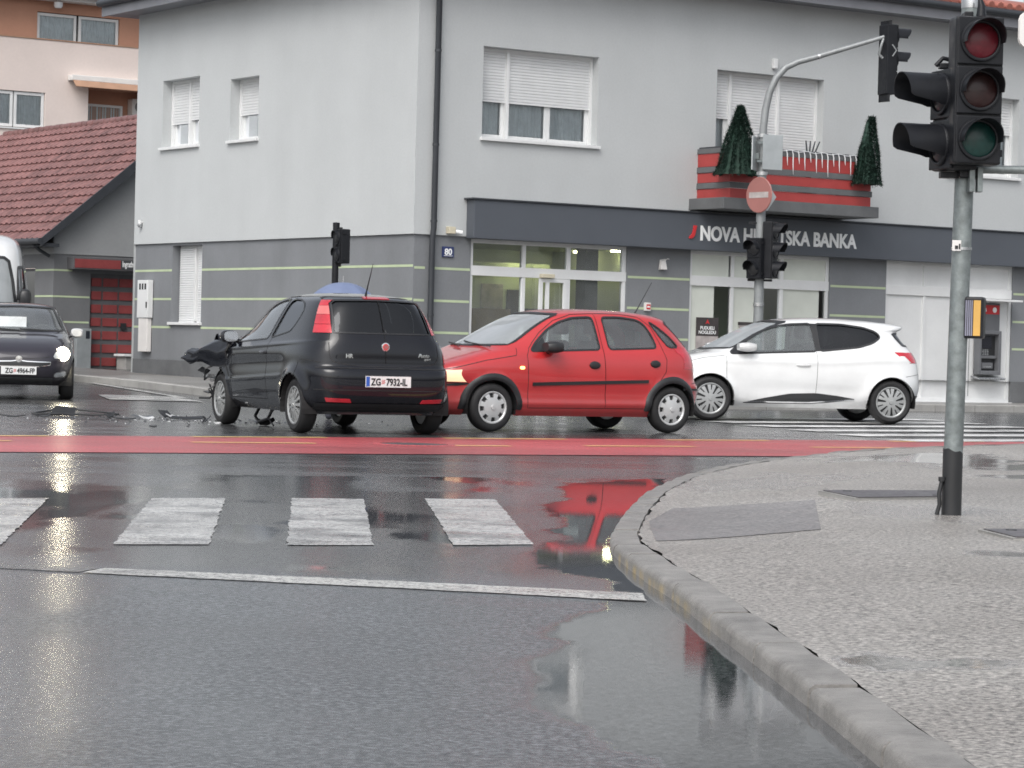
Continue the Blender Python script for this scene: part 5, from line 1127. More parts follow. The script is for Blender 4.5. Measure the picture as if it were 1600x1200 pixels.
def black_car():
    fl = lambda x, z: archflare(0, .3, .345, .02)(x, z)+archflare(2.51, .3, .345, .04, .08)(x, z)-crease(lambda x: .70+.03*x, .016, .09)(x, z)*sm(x, .2, .6)*(1-sm(x, 2.0, 2.3))+crease(lambda x: .885+.04*x, .010, .022)(x, z)+crease(lambda x: .515+.045*x, .010, .016)(x, z)*(1-sm(x, 2.05, 2.15))
    U = lambda z: z if z < 1.08 else 1.08+(z-1.08)*1.13
    UP = lambda L: [(x, U(z)) for x, z in L]
    c = Car(UP(PUNTO_F), UP(PUNTO_R), [(U(z), w) for z, w in PUNTO_W], 1.80, [(U(z), n) for z, n in NF], [(U(z), n) for z, n in NR_], .019, fl)
    d = Vector((.42, -.907)).normalized()
    t = thing('black_hatchback', 'black three door hatchback with its front end smashed off', 'car', (-2.67, 31.68, 0), math.atan2(d.y, d.x))
    def crush(V):
        V = V.copy(); x, y, z = V[..., 0].copy(), V[..., 1].copy(), V[..., 2].copy(); f = sm(.28-x, 0, .75); n1 = fbm(x, z, 4.5, 3)-.5; n2 = fbm(x+y*1.3, z, 6.0, 9)-.5; n3 = fbm(y*1.7, x, 4., 14)-.5
        V[..., 0] = x+f*(.16+.30*n1); V[..., 1] = y+f*(.16*n2*2+.06)*np.sign(np.maximum(y, 1e-6)); V[..., 2] = z+f*(.22*n3*2-.02)*sm(z, .5, .8); return V
    fw_ = roundpoly([(.40, .965), (.58, 1.085), (.88, 1.25), (1.17, 1.355), (1.42, 1.405), (1.66, 1.42), (1.47, 1.015)]); rw_ = roundpoly([(1.555, 1.025), (1.735, 1.42), (1.98, 1.412), (2.17, 1.375), (2.26, 1.31), (2.20, 1.19), (2.10, 1.10)])
    ws = [(0, 1.045), (.66, 1.06), (.62, 1.14), (.51, 1.40), (.46, 1.42), (0, 1.435)]; rw = [(0, 1.095), (.56, 1.095), (.54, 1.20), (.51, 1.38), (.47, 1.405), (0, 1.415)]
    fd = [(.42, .335), (.40, .60), (.39, .90), (.42, .98), (.60, 1.115), (.88, 1.28), (1.17, 1.388), (1.44, 1.44), (1.74, 1.452), (1.60, 1.02), (1.585, .80), (1.66, .345)]
    fw_, rw_, ws, rw, fd = UP(fw_), UP(rw_), UP(ws), UP(rw), UP(fd)
    A = [(0, .30, .345), (2.51, .30, .345)]; inp = lambda poly: (lambda x, y, z, n: (poly_sd(np.stack([x, z], 1), poly) < 0) & (n[:, 1] > .3))
    def drop(x, y, z):
        e = fbm(y*2, z*2, 3., 6)-.5; lim = np.where(z > .72, -.30, -.12)+.35*e; return x < lim
    tg = roundpoly(UP([(0, .742), (.30, .742), (.58, .775), (.635, .84), (.625, 1.0), (.60, 1.08), (.535, 1.41), (.50, 1.438), (0, 1.447)]), 1)
    build_body(t, c, 'paint_black', [('side', fw_), ('side', rw_), ('front', ws+[(-.01, U(1.435)), (-.01, 1.045)]), ('rear', rw+[(-.01, U(1.415)), (-.01, 1.095)])],
        [('rear_bumper', lambda x, y, z, n: (x > 2.62) & (z < .79-.10*(n[:, 0] > .7)), True), ('hood', lambda x, y, z, n: (x < .1) & (n[:, 2] > .45) & (z > .7), True),
         ('tailgate', lambda x, y, z, n: (x > 2.6) & (n[:, 0] > .25) & (poly_sd(np.stack([y, z], 1), tg+[(-.05, U(1.447)), (-.05, .742)]) < 0), True), ('front_door', inp(fd), False)], A, crush, drop)
    windows(t, c, [('front_window', 'side', fw_, 'car_glass'), ('quarter_window', 'side', rw_, 'car_glass_dark'), ('windscreen', 'front', ws, 'screen_glass'), ('rear_window', 'rear', rw, 'car_glass_dark')], .016)
    gaps(t, c, [('side', fd, True), ('rear', tg+[(-y, z) for y, z in tg[::-1]], True), ('side', [(2.66, .80), (2.84, .80), (3.0, .775)], False), ('side', [(2.62, .36), (2.62, .78)], False)], .007)
    gaps(t, c, [('rear', [(-.80, .485), (.80, .485)], False), ('rear', [(-.76, .72), (.76, .72)], False)], .012, 'bumper_crease')
    for sd in (-1, 1):
        tl = bpy.data.objects.new('taillight', None); put(tl, t); lim = lambda z: 2.80-.22*(z-1.09)
        inner = [(.578, 1.085), (.565, 1.20), (.53, 1.36), (.515, 1.41)]
        def lamp(z0, z1, m, nm):
            zz = np.linspace(U(z0), U(z1), 8); mb = MB(); rows = []
            for z in zz:
                yi = np.interp(z, [U(p[1]) for p in inner], [p[0] for p in inner]); xl = float(np.interp(z, [1.085, 1.27, 1.40, 1.46], [2.80, 2.745, 2.70, 2.70])); row = []
                for k in range(9):
                    yy_ = yi+(float(c.W(z))*.955-yi)*k/8; row.append(c.on('rear', (sd*yy_, z), .007))
                xe = float(c.X(float(c.W(z))*.955, z, True)); xe = max(xe-.012, xl+.01)
                for k in range(7): row.append(c.on('side', (xe+(xl-xe)*k/6, z), .007, sd))
                rows.append(row)
            mb.ring_loft(rows, False, 0, False); mb.obj(nm, m, tl, 60)
        lamp(1.09, 1.17, 'lamp_glass_red', 'stop_lens'); lamp(1.174, 1.265, 'lamp_glass_red', 'fog_lens'); lamp(1.268, 1.35, 'lamp_glass_pink', 'reverse_lens'); lamp(1.352, 1.405, 'lamp_glass_red', 'top_lens')
        c.patch(MB(), 'rear', [(sd*y, z) for y, z in [(.40, .352), (.66, .358), (.68, .398), (.42, .388)]], .008, 1, .03, 0, .008).obj('reflector', 'lamp_glass_red', t)
        c.patch(MB(), 'side', [(.17, .79), (.27, .795), (.265, .825), (.175, .82)], .006, sd).obj('side_indicator', 'headlamp_clear', t)
    c.patch(MB(), 'rear', [(-.78, .27), (.78, .27), (.80, .345), (-.80, .345)], .010).obj('lower_bumper', 'black_plastic', t)
    c.patch(MB(), 'rear', UP([(-.15, 1.422), (.15, 1.422), (.145, 1.440), (-.145, 1.440)]), .012, 1, .03, 0, .01).obj('brake_lamp', 'lamp_glass_red', t)
    xb = float(c.X(0., .95, True)); e = bpy.data.objects.new('round_badge', None); put(e, t, (xb-.004, 0, .955))
    mb = MB(); mb.lathe([(.001, .012), (.036, .012), (.046, .010), (.048, .0)], 28, 'x'); mb.obj('badge_rim', 'chrome', e, 40); mb = MB(); mb.lathe([(.001, .0145), (.034, .014), (.035, .012)], 24, 'x'); mb.obj('badge_centre', 'crest_red', e)
    mb = MB(); [mb.box(.0145, .0165, -.02+.013*k, -.014+.013*k, -.018, .018) for k in range(4)]; mb.obj('badge_letters', 'chrome', e)
    def word(s_, y, z, size, nm, sh=0.):
        x = float(c.X(y, z, True)); text_mb(s_, size, lambda u, v, dd: (float(c.X(y+u, z+v, True))+.004+dd, y+u+v*sh, z+v), depth=.002, offset=.002).obj(nm, 'chrome', t)
    word('HR', -.46, .83, .06, 'country_letters'); word('Punto', .38, .85, .055, 'model_lettering', .3); word('sport', .45, .82, .035, 'model_lettering', .3)
    plate(t, 'ZG', '7932-IL', 3.178, .525, True)
    handle(t, c, 1.48, .86, 'paint_black', .2, .04); mirror(t, c, .47, 1.03, 'paint_black', .21, .15, .16); interior(t, .45, 1.0, 2.1, 1.0)
    add_wheels(t, (0, 2.51), 1.475, .30, .19, .198, 'multi', 13, 'alloy')
    mb = MB(); mb.tube([(2.46, .0, 1.50), (2.48, 0, 1.55), (2.66, .0, 1.86)], [.02, .009, .003], 8); mb.obj('antenna', 'black_plastic', t)
    mb = MB(); mb.tube([(2.885, .0, 1.33), (2.955, .02, 1.2), (3.015, .03, 1.11)], .005, 5); mb.obj('rear_wiper', 'black_plastic', t)
    # torn metal, wiring and the peeled wing at the front
    rng = random.Random(4); mb = MB()
    rings = []
    for q, (x, y, zt, h, bow) in enumerate([(.24, -.835, 1.0, .34, .015), (.10, -.86, .985, .33, .03), (-.05, -.90, .965, .27, .05), (-.18, -.95, .93, .22, .06), (-.30, -1.0, .885, .17, .06), (-.41, -1.045, .86, .15, .05), (-.50, -1.07, .85, .14, .05), (-.55, -1.075, .82, .07, .02)]):
        r = [(x+.02*math.sin(3*q+5*f), y-bow*math.sin(math.pi*f)-.03*f*(q > 2)+.022*math.sin(7*q+9*f), zt-h*f+.022*math.sin(4*q+3*f)) for f in np.linspace(0, 1, 7)]
        rings.append([(x, y+.16, zt-.03)]+r+[(a+.01, b+.02, c_) for a, b, c_ in r[::-1]]+[(x, y+.16, zt-.05)])
    mb = MB(); mb.ring_loft(rings); o = mb.obj('peeled_wing', 'paint_black', t, 60); tag(o, 'crumpled black wing panel peeled outwards')
    mb = MB()
    for k in range(9):
        a = [(rng.uniform(-.1, .1), -.35-.06*k, rng.uniform(.45, .7))]
        for q in range(4): p = a[-1]; a.append((p[0]-rng.uniform(.02, .12), p[1]-rng.uniform(-.1, .12), p[2]+rng.uniform(-.14, .04)))
        mb.tube(a, .012, 5)
    mb.obj('torn_wiring', 'black_plastic', t)
    mb = MB(); mb.box(-.25, .2, -.5, .5, .35, .78); mb.box(-.36, -.24, -.4, .3, .4, .66); mb.obj('engine', 'debris_grey', t, None, .04)
    for nm, m_, n_, box in [('torn_bracket', 'debris_black', 12, (-.42, -.22, -.95, -.55, .36, .66)), ('broken_lamp_housing', 'debris_white', 3, (-.40, -.26, -.86, -.66, .50, .64)), ('bent_metal', 'debris_grey', 6, (-.36, -.15, -.86, -.3, .30, .75))]:
        mb = MB()
        for k in range(n_):
            o_ = Vector((rng.uniform(box[0], box[1]), rng.uniform(box[2], box[3]), rng.uniform(box[4], box[5]))); R_ = Matrix.Rotation(rng.uniform(0, 6.28), 3, Vector((rng.uniform(-1, 1), rng.uniform(-1, 1), rng.uniform(-1, 1))))
            sx_, sy_, sz_ = rng.uniform(.03, .10), rng.uniform(.015, .05), rng.uniform(.004, .02); c8 = [R_ @ Vector((a*sx_*rng.uniform(.6, 1.2), b*sy_*rng.uniform(.6, 1.2), c_*sz_)) + o_ for c_ in (-1, 1) for a, b in ((-1, -1), (1, -1), (1, 1), (-1, 1))]
            mb.add([tuple(v) for v in c8], [(0, 3, 2, 1), (4, 5, 6, 7), (0, 1, 5, 4), (1, 2, 6, 5), (2, 3, 7, 6), (3, 0, 4, 7)])
        mb.obj(nm, m_, t)
    # buckled bonnet sheet folded back over the engine bay
    uu, vv = np.meshgrid(np.linspace(0, 1, 26), np.linspace(0, 1, 34)); X_ = .10-.62*uu+.10*(fbm(uu, vv, 4, 2)-.5); Y_ = -.80+1.6*vv+.10*(fbm(uu+3, vv, 5, 5)-.5); Z_ = 1.0+.05*np.sin(uu*3.1)-.20*uu**2+.22*(fbm(uu*1.5, vv*3, 3, 8)-.5)*sm(uu, .05, .5)+.05*np.abs(np.sin(uu*9+vv*4))*sm(uu, .2, .6)
    I_ = np.arange(uu.size).reshape(uu.shape); F_ = np.stack([I_[:-1, :-1], I_[:-1, 1:], I_[1:, 1:], I_[1:, :-1]], -1).reshape(-1, 4); put(bpy.data.objects.new('buckled_bonnet', np_mesh('buckled_bonnet', np.stack([X_, Y_, Z_], -1).reshape(-1, 3), F_, 'paint_black', True)), t)
    mb = MB(); mb.tube([(.55, -.5, .26), (.62, -.6, .12), (.8, -.62, .06), (.95, -.56, .10), (.98, -.5, .25)], .018, 6); mb.tube([(1.2, -.55, .25), (1.1, -.62, .12), (1.25, -.6, .03)], .01, 5); mb.obj('hanging_hose', 'black_plastic', t)
black_car()

# ---- dark car coming towards us on the left
def plum_car():
    fl = lambda x, z: archflare(0, .3, .345, .02)(x, z)+archflare(2.51, .3, .345, .03, .07)(x, z)+crease(lambda x: .885+.04*x, .010, .022)(x, z)
    c = Car(PUNTO_F, PUNTO_R, PUNTO_W, 1.80, NF, NR_, .022, fl); d = Vector((-.18, .98)).normalized()
    t = thing('dark_hatchback', 'dark plum car with headlights on at the left edge', 'car', (-7.60, 41.2, 0), math.atan2(d.y, d.x))
    fw_ = roundpoly([(.40, .965), (.58, 1.085), (.88, 1.25), (1.17, 1.355), (1.42, 1.405), (1.50, 1.405), (1.47, 1.015)]); rw_ = roundpoly([(1.555, 1.025), (1.58, 1.41), (1.98, 1.412), (2.17, 1.375), (2.26, 1.31), (2.20, 1.19), (2.10, 1.10)])
    ws = [(0, 1.045), (.68, 1.06), (.64, 1.14), (.52, 1.40), (.47, 1.42), (0, 1.435)]; rw = [(0, 1.095), (.555, 1.095), (.50, 1.37), (.46, 1.395), (0, 1.402)]
    A = [(0, .30, .345), (2.51, .30, .345)]
    build_body(t, c, 'paint_plum', [('side', fw_), ('side', rw_), ('front', ws+[(-.01, 1.435), (-.01, 1.045)]), ('rear', rw+[(-.01, 1.402), (-.01, 1.095)])],
        [('front_bumper', lambda x, y, z, n: (x < -.32) & (z < .66), True), ('rear_bumper', lambda x, y, z, n: (x > 2.62) & (z < .72), True), ('hood', lambda x, y, z, n: (x < .1) & (n[:, 2] > .4) & (z > .7), True)], A)
    windows(t, c, [('front_window', 'side', fw_, 'car_glass_dark'), ('rear_door_window', 'side', rw_, 'car_glass_dark'), ('windscreen', 'front', ws, 'car_glass'), ('rear_window', 'rear', rw, 'car_glass_dark')])
    G = [(.0, .505), (.30, .505), (.46, .53), (.47, .575), (.30, .575), (.12, .58), (0, .595)]; full = G+[(-y, z) for y, z in G[::-1] if y > 0]
    c.patch(MB(), 'front', full, .004).obj('grille', 'black_plastic', t); c.ribbon(MB(), 'front', full, .014, .010).obj('grille_trim', 'chrome', t)
    low = [(-.52, .25), (.52, .25), (.46, .345), (-.46, .345)]; c.patch(MB(), 'front', low, .005).obj('lower_grille', 'black_plastic', t)
    for k in range(5): c.ribbon(MB(), 'front', [(-.5, .262+k*.018), (.5, .262+k*.018)], .006, .012, 1, False).obj('grille_bar', 'debris_grey', t)
    for sd in (-1, 1):
        e = bpy.data.objects.new('headlight', None); put(e, t)
        L = roundpoly([(sd*.50, .64), (sd*.66, .62), (sd*.78, .66), (sd*.79, .76), (sd*.70, .79), (sd*.55, .74)], 1); c.patch(MB(), 'front', L, .004).obj('lamp_glass', 'headlamp_clear', e, 50)
        a = c.on('front', (sd*.64, .70), .012); mb = MB(); mb.lathe([(.001, 0), (.075, .0), (.11, .014)], 20, 'x', (a[0]-.012, a[1], a[2])); mb.obj('bulb', 'headlamp_lit', e, 50)
        Fg = roundpoly([(sd*.52, .345), (sd*.72, .37), (sd*.70, .44), (sd*.53, .415)], 1); c.patch(MB(), 'front', Fg, .006).obj('fog_lamp', 'headlamp_clear', t); c.ribbon(MB(), 'front', Fg, .012, .009).obj('fog_trim', 'chrome', t)
    bd = MB(); bd.lathe([(.001, -.02), (.05, -.018), (.055, 0)], 22, 'x', (float(c.xf(.60)), 0, .615)); bd.obj('round_badge', 'chrome', t, 40)
    gaps(t, c, [('front', [(-.46, .66), (-.3, .625), (.3, .625), (.46, .66)], False)], .008)
    plate(t, 'ZG', '4964-FP', -.852, .385, False, blue=False); mirror(t, c, .42, 1.03, 'paint_white', .2, .15, .16); interior(t, .45, 1.0, 2.1, 1.0)
    mb = MB(); mb.box(.28, .31, -.1, .5, 1.10, 1.26); mb.obj('sun_shade', 'curtain', t)
    mb = MB(); mb.tube([(.10, -.6, 1.05), (.14, .0, 1.075)], .012, 5); mb.tube([(.10, .0, 1.05), (.16, .55, 1.08)], .012, 5); mb.obj('wiper', 'black_plastic', t)
    add_wheels(t, (0, 2.51), 1.475, .30, .19, .198, 'multi', 13, 'alloy')
plum_car()

# ---- white van behind it
def van():
    c = Car([(-.75, .28), (-.92, .40), (-.95, .60), (-.93, .85), (-.80, 1.05), (-.50, 1.20), (-.30, 1.30), (.0, 1.65), (.35, 2.05), (.62, 2.32), (1.0, 2.52), (1.5, 2.60), (2.2, 2.64)],
            [(4.3, .30), (4.42, .45), (4.45, .8), (4.44, 1.4), (4.40, 2.2), (4.35, 2.42), (4.2, 2.52), (3.6, 2.60), (2.9, 2.63), (2.2, 2.64)],
            [(.28, .93), (.40, .98), (.8, 1.0), (1.2, .985), (1.6, .95), (2.1, .885), (2.35, .84), (2.48, .77), (2.56, .66), (2.61, .48), (2.64, 0)], 2.2, [(0, 4.5), (1.1, 5), (1.4, 5), (2.4, 5), (2.64, 2.6)], [(0, 9), (2.4, 8), (2.64, 3)], .035)
    d = Vector((-.16, .987)).normalized()
    t = thing('white_van', 'tall white van just inside the left edge behind the dark car', 'van', (-10.12, 49.6, GZ(-10.0, 50)), math.atan2(d.y, d.x), scale=1.08)
    ws = [(0, 1.33), (.80, 1.36), (.74, 1.75), (.66, 2.10), (.58, 2.16), (0, 2.20)]; sw = roundpoly([(.05, 1.36), (.35, 1.72), (.62, 2.0), (1.2, 2.02), (1.22, 1.36)])
    A = [(0, .34, .40), (3.3, .34, .40)]
    build_body(t, c, 'paint_van', [('front', ws+[(-.01, 2.2), (-.01, 1.33)]), ('side', sw)], [('front_bumper', lambda x, y, z, n: (x < -.4) & (z < .62), True), ('hood', lambda x, y, z, n: (x < -.25) & (n[:, 2] > .45) & (z > .9), True)], A)
    windows(t, c, [('windscreen', 'front', ws, 'screen_glass'), ('front_window', 'side', sw, 'car_glass_dark')], .05)
    c.patch(MB(), 'front', [(-.5, .66), (.5, .66), (.45, .90), (-.45, .90)], .006).obj('grille', 'black_plastic', t)
    for sd in (-1, 1): c.patch(MB(), 'front', [(sd*y, z) for y, z in [(.55, .75), (.88, .75), (.86, 1.0), (.6, .95)]], .006).obj('headlight', 'headlamp_clear', t)
    mirror(t, c, .1, 1.45, 'black_plastic', .22, .34, .16); interior(t, .3, .7, 2.4, 1.25, .8); add_wheels(t, (0, 3.3), 1.72, .34, .22, .21, 'cap', 6, 'alloy')
van()
# ---------------------------------------------------------------- signals, poles, signs
def signal_head(parent, loc, rz, lenses, size=.27, lens_r=.093, depth=.17, visor=.17, visor_cut=.35, nm='signal_head', wide=1., tunnel=False):
    """stack of lamp chambers facing local -y; every chamber has door, lens and hood"""
    h = bpy.data.objects.new(nm, None); put(h, parent, loc, rz); n = len(lenses); w = size*wide/2
    mb = MB(); mb.box(-w, w, 0, depth, 0, n*size); mb.obj('housing', 'signal_black', h, None, .018)
    for k, ln in enumerate(lenses):
        z = (n-1-k)*size+size/2
        mb = MB(); mb.box(-w+.008, w-.008, -.018, -.0015, z-size/2+.006, z+size/2-.006); mb.lathe([(lens_r+.022, -.019), (lens_r+.02, -.034), (lens_r+.002, -.034), (lens_r, -.02)], 40, 'y', (0, 0, z)); d = mb.obj('lamp_door', 'signal_black', h, None, .006)
        mb = MB(); mb.lathe([(lens_r, -.022), (lens_r*.85, -.030), (lens_r*.55, -.038), (lens_r*.25, -.043), (.0005, -.044)], 40, 'y', (0, 0, z)); mb.obj('lens', ln, h, 60)
        A = np.linspace(-visor_cut, math.pi+visor_cut, 36); rr = lens_r+.016; mb = MB(); vs = []
        for r_ in (rr, rr-.005):
            for q in (0, 1):
                for a in A:
                    L = visor*((.62+.38*max(0, math.sin(a))**.8) if not tunnel else (.93+.07*math.sin(a) if math.sin(a) > -.2 else max(.15, .93+2.4*(math.sin(a)+.2)))) if q else 0
                    vs.append((r_*math.cos(a), -.02-L, z+r_*math.sin(a)))
        m = len(A); fs = []
        for s_ in (0, 2):
            fs += [(s_*m+i, s_*m+i+1, (s_+1)*m+i+1, (s_+1)*m+i) for i in range(m-1)]
        fs += [(m+i, m+i+1, 3*m+i+1, 3*m+i) for i in range(m-1)]
        mb.add(vs, fs); mb.obj('visor', 'signal_black', h, 50)
    for zz in (size*.25, n*size-size*.25): mb = MB(); mb.box(w-.002, w+.018, .03, .08, zz-.02, zz+.02); mb.obj('hinge', 'signal_black', h, None, .005)
    return h
# nearest signal on the pavement
z0 = float(pz(2.5, 15.1))
sp = thing('traffic_signal', 'nearest traffic signal on a galvanised pole at right', 'traffic light', (2.5, 15.12, z0))
LEAN = lambda z: .012*z
mb = MB(); mb.tube([(LEAN(z), 0, z) for z in (-.02, .5, 1.2, 2.0, 2.9)], .054, 28); po = mb.obj('pole', 'galvanised', sp, 40)
mb = MB(); A = [(.0565*math.cos(a)+LEAN(.2), .0565*math.sin(a)) for a in np.linspace(0, 2*math.pi, 36, endpoint=False)]
mb.ring_loft([[(x, y, 0) for x, y in A], [(x, y, .365+.012*x/.056*-1+.006*math.sin(5*i/36*6.28)) for i, (x, y) in enumerate(A)]], True); mb.obj('black_wrap', 'black_plastic', po, 40)
mb = MB(); mb.tube([(-.058, -.02, .20), (-.075, -.03, .12), (-.07, -.03, .06), (-.085, -.03, .0)], .012, 8); mb.lathe([(.02, .19), (.02, .215)], 10, 'z', (-.06, -.025, 0), cap=True); mb.obj('earth_cable', 'black_plastic', sp, 50)
mb = MB(); mb.lathe([(.056, 2.86), (.058, 2.93), (.052, 2.955), (.03, 2.965), (.0005, 2.967)], 28, 'z', (LEAN(2.9), 0, 0)); mb.obj('pole_cap', 'steel', sp, 40)
mb = MB(); mb.lathe([(.058, -.008), (.058, .008)], 28, 'z', (LEAN(1.5), 0, 1.505)); mb.obj('strap', 'steel', sp); mb = MB(); mb.box(-.045, .005, -.064, -.057, 1.49, 1.55); mb.obj('strap_label', 'sign_white', sp, None, .002)
mb = MB(); mb.box(-.03, -.012, -.066, -.0645, 1.50, 1.52); mb.box(-.008, .001, -.066, -.0645, 1.50, 1.53); mb.obj('strap_print', 'plate_text', sp)
hd = signal_head(sp, (.048, -.25, 1.965), rad(7), ['lens_red', 'lens_amber', 'lens_green'], .274, .096, .16, .16, .15)
mb = MB(); mb.box(-.02, .11, -.10, .05, 1.90, 1.955); mb.box(-.02, .03, -.12, .06, 2.79, 2.83); mb.obj('head_bracket', 'signal_black', sp, None, .008)
mb = MB(); mb.tube([(.07, -.13, 2.80), (.07, -.13, 2.86), (.06, -.13, 2.90)], [.03, .022, .012], 10); mb.obj('gland', 'signal_black', sp, 40)
mb = MB(); mb.box(.03, .06, -.14, -.06, 1.82, 1.96); mb.box(.075, .105, -.14, -.06, 1.82, 1.96); mb.obj('clamp', 'galvanised', sp, None, .004)
signal_head(sp, (-.115, -.06, 1.94), rad(-73), ['lens_off', 'lens_off'], .285, .098, .15, .25, .62, 'side_signal_head', 1., True)
mb = MB(); mb.box(-.12, .02, -.05, .02, 1.90, 1.935); mb.box(-.14, .02, -.05, .02, 2.515, 2.545); mb.tube([(-.16, -.02, 2.53), (-.12, -.02, 2.575), (-.05, -.02, 2.56), (.0, -.02, 2.56)], .014, 8); mb.obj('side_bracket', 'signal_black', sp, None, .006)
mb = MB(); mb.tube([(.05, .0, 1.955), (.9, .0, 1.965), (1.6, 0, 1.97)], .024, 14); mb.obj('arm', 'galvanised', sp, 40)
bx = bpy.data.objects.new('request_box', None); put(bx, sp, (.10, -.02, 1.0), rad(-18))
mb = MB(); mb.box(-.055, .055, -.05, .06, 0, .235); mb.obj('case', 'signal_black', bx, None, .014)
mb = MB(); mb.box(.0, .040, -.054, -.051, .015, .215); mb.obj('yellow_panel', 'box_yellow', bx, None, .001)
for k in range(4): mb = MB(); mb.box(-.045+k*.011, -.038+k*.011, -.054, -.051, .015, .215); mb.obj('lilac_stripe', 'box_lilac', bx)
wsn = thing('white_sign', 'edge of a white sign hung at the upper right corner', 'sign', (2.97, 15.12, z0+1.97))
mb = MB(); mb.prism(roundpoly([(-.16, .68), (.62, .68), (.62, .88), (-.16, .88)], 2), lambda u, v, d: (u, d, v), -.02, .02); mb.obj('panel', 'sign_white', wsn, None, .004); mb = MB(); mb.tube([(.2, .03, -.02), (.2, .03, .85)], .02, 10); mb.obj('bracket', 'galvanised', wsn, 40)

# curved mast signal in front of the bank
g0 = .125
m2 = thing('mast_signal', 'grey mast with a curved arm and signals before the bank', 'traffic light', (4.20, 46.0, g0))
path = [(0, 0, 0), (0, 0, 2), (0, 0, 3.6), (.0, 0, 4.72), (.03, 0, 5.05), (.09, 0, 5.35), (.20, 0, 5.6), (.36, 0, 5.78), (.56, 0, 5.88), (.85, 0, 5.965), (1.3, 0, 6.11), (1.75, 0, 6.255), (2.15, 0, 6.385)]
mb = MB(); mb.tube(path, [.085, .083, .08, .066, .064, .062, .060, .056, .052, .048, .043, .038, .034], 18); mb.obj('mast', 'pole_grey', m2, 40)
for z in (4.6, 3.95, 1.7, 1.1): mb = MB(); mb.lathe([(.095, -.03), (.095, .03)], 18, 'z', (0, 0, z), cap=True); mb.obj('collar', 'steel', m2, 40)
mb = MB(); mb.lathe([(.052, -.02), (.052, .02)], 12, 'x', (.92, 0, 5.985), cap=True); mb.obj('arm_joint', 'steel', m2, 40)
mb = MB(); mb.lathe([(.14, 0), (.14, .03), (.09, .05), (.085, .12)], 20, 'z'); mb.obj('base_flange', 'galvanised', m2, 40)
signal_head(m2, (2.20, .08, 5.36), rad(112), ['lens_off']*3, .40, .14, .2, .30, .2, 'signal_head', .75)
mb = MB(); mb.add([(1.99, .14, 5.24), (2.03, .14, 5.24), (2.03, .14, 6.62), (1.99, .14, 6.62), (2.10, -.10, 5.24), (2.14, -.10, 5.24), (2.14, -.10, 6.62), (2.10, -.10, 6.62)], [(0, 1, 2, 3), (4, 5, 6, 7), (0, 4, 7, 3), (1, 5, 6, 2), (0, 1, 5, 4), (3, 2, 6, 7)]); mb.obj('backing_board', 'signal_black', m2, None, .008)
mb = MB(); mb.tube([(2.03, 0, 6.33), (1.98, -.05, 6.2), (1.95, 0, 6.05), (2.02, 0, 5.98)], .025, 8); mb.tube([(2.15, -.19, 6.2), (2.22, -.2, 6.1), (2.16, -.19, 6.0)], .012, 6); mb.obj('clamp', 'pole_grey', m2, 50)
signal_head(m2, (.24, -.1, 2.15), rad(62), ['lens_off']*3, .325, .115, .17, .20, .2, 'signal_head', .85)
signal_head(m2, (-.12, -.16, 2.14), rad(-40), ['lens_off']*2, .35, .115, .17, .17, .2, 'signal_head', .8)
mb = MB(); mb.box(-.2, .22, -.04, .04, 2.10, 2.14); mb.box(-.2, .22, -.04, .04, 3.08, 3.12); mb.obj('head_bracket', 'signal_black', m2, None, .005)
def disc_sign(name, label, loc, rz, pole, back=False):
    t = thing(name, label, 'road sign', loc, rz); mb = MB(); mb.lathe([(.0005, 0), (.30, 0), (.31, .012), (.30, .024), (.0005, .024)], 40, 'y'); mb.obj('disc', 'sign_red', t, 40)
    mb = MB(); mb.box(-.23, .23, -.004, -.0015, -.05, .05); mb.obj('white_bar', 'poster_grey', t); mb = MB(); mb.box(-.05, .05, .03, .12, -.2, -.14); mb.box(-.05, .05, .03, .12, .14, .2); mb.obj('clamp', 'galvanised', t); return t
disc_sign('no_entry_sign', 'round red no entry sign clamped to the curved mast', (4.14, 45.86, 3.70), rad(-50), m2)
t = thing('sign_panel', 'blank grey back of a square sign on the curved mast', 'road sign', (4.34, 45.93, 4.14), rad(18))
mb = MB(); mb.box(-.16, .21, -.012, .012, 0, .60); mb.obj('panel', 'sign_back', t, None, .006); mb = MB(); mb.box(-.26, .03, .0, .03, .12, .16); mb.box(-.26, .03, .0, .03, .44, .48); mb.obj('bracket', 'galvanised', t)
t = thing('sign_panel', 'narrow pale sign edge on the left of the curved mast', 'road sign', (4.08, 45.95, 4.12), rad(70))
mb = MB(); mb.box(-.25, .25, -.012, .012, 0, .58); mb.obj('panel', 'sign_back', t, None, .006); mb = MB(); mb.box(-.03, .03, -.06, -.012, .2, .3); mb.obj('bracket', 'galvanised', t)
t = thing('sign_panel', 'pointed grey sign back behind the round no entry sign', 'road sign', (4.36, 46.0, 3.42), rad(20))
mb = MB(); mb.prism([(-.10, .55), (-.08, .5), (.10, .26), (-.06, .02), (-.2, 0.02), (-.2, .55)], lambda u, v, d: (u, d, v), -.012, .012); mb.obj('panel', 'sign_back', t); mb = MB(); mb.box(-.22, .0, .012, .05, .2, .26); mb.obj('bracket', 'galvanised', t)
# small pedestrian signal behind the black car
ps = thing('pedestrian_signal', 'small two lamp pedestrian signal behind the black car', 'traffic light', (-2.82, 42.0, .125))
mb = MB(); mb.tube([(0, 0, 0), (0, 0, 2.72)], .052, 16); mb.lathe([(.055, 2.68), (.055, 2.74), (.0005, 2.75)], 16); mb.obj('pole', 'signal_black', ps, 40)
signal_head(ps, (.035, -.07, 2.10), rad(-62), ['lens_off']*2, .27, .095, .16, .07, .1, 'signal_head', .9)
mb = MB(); mb.box(-.03, .09, -.03, .03, 2.05, 2.10); mb.box(-.03, .10, -.03, .03, 2.63, 2.67); mb.obj('bracket', 'signal_black', ps)
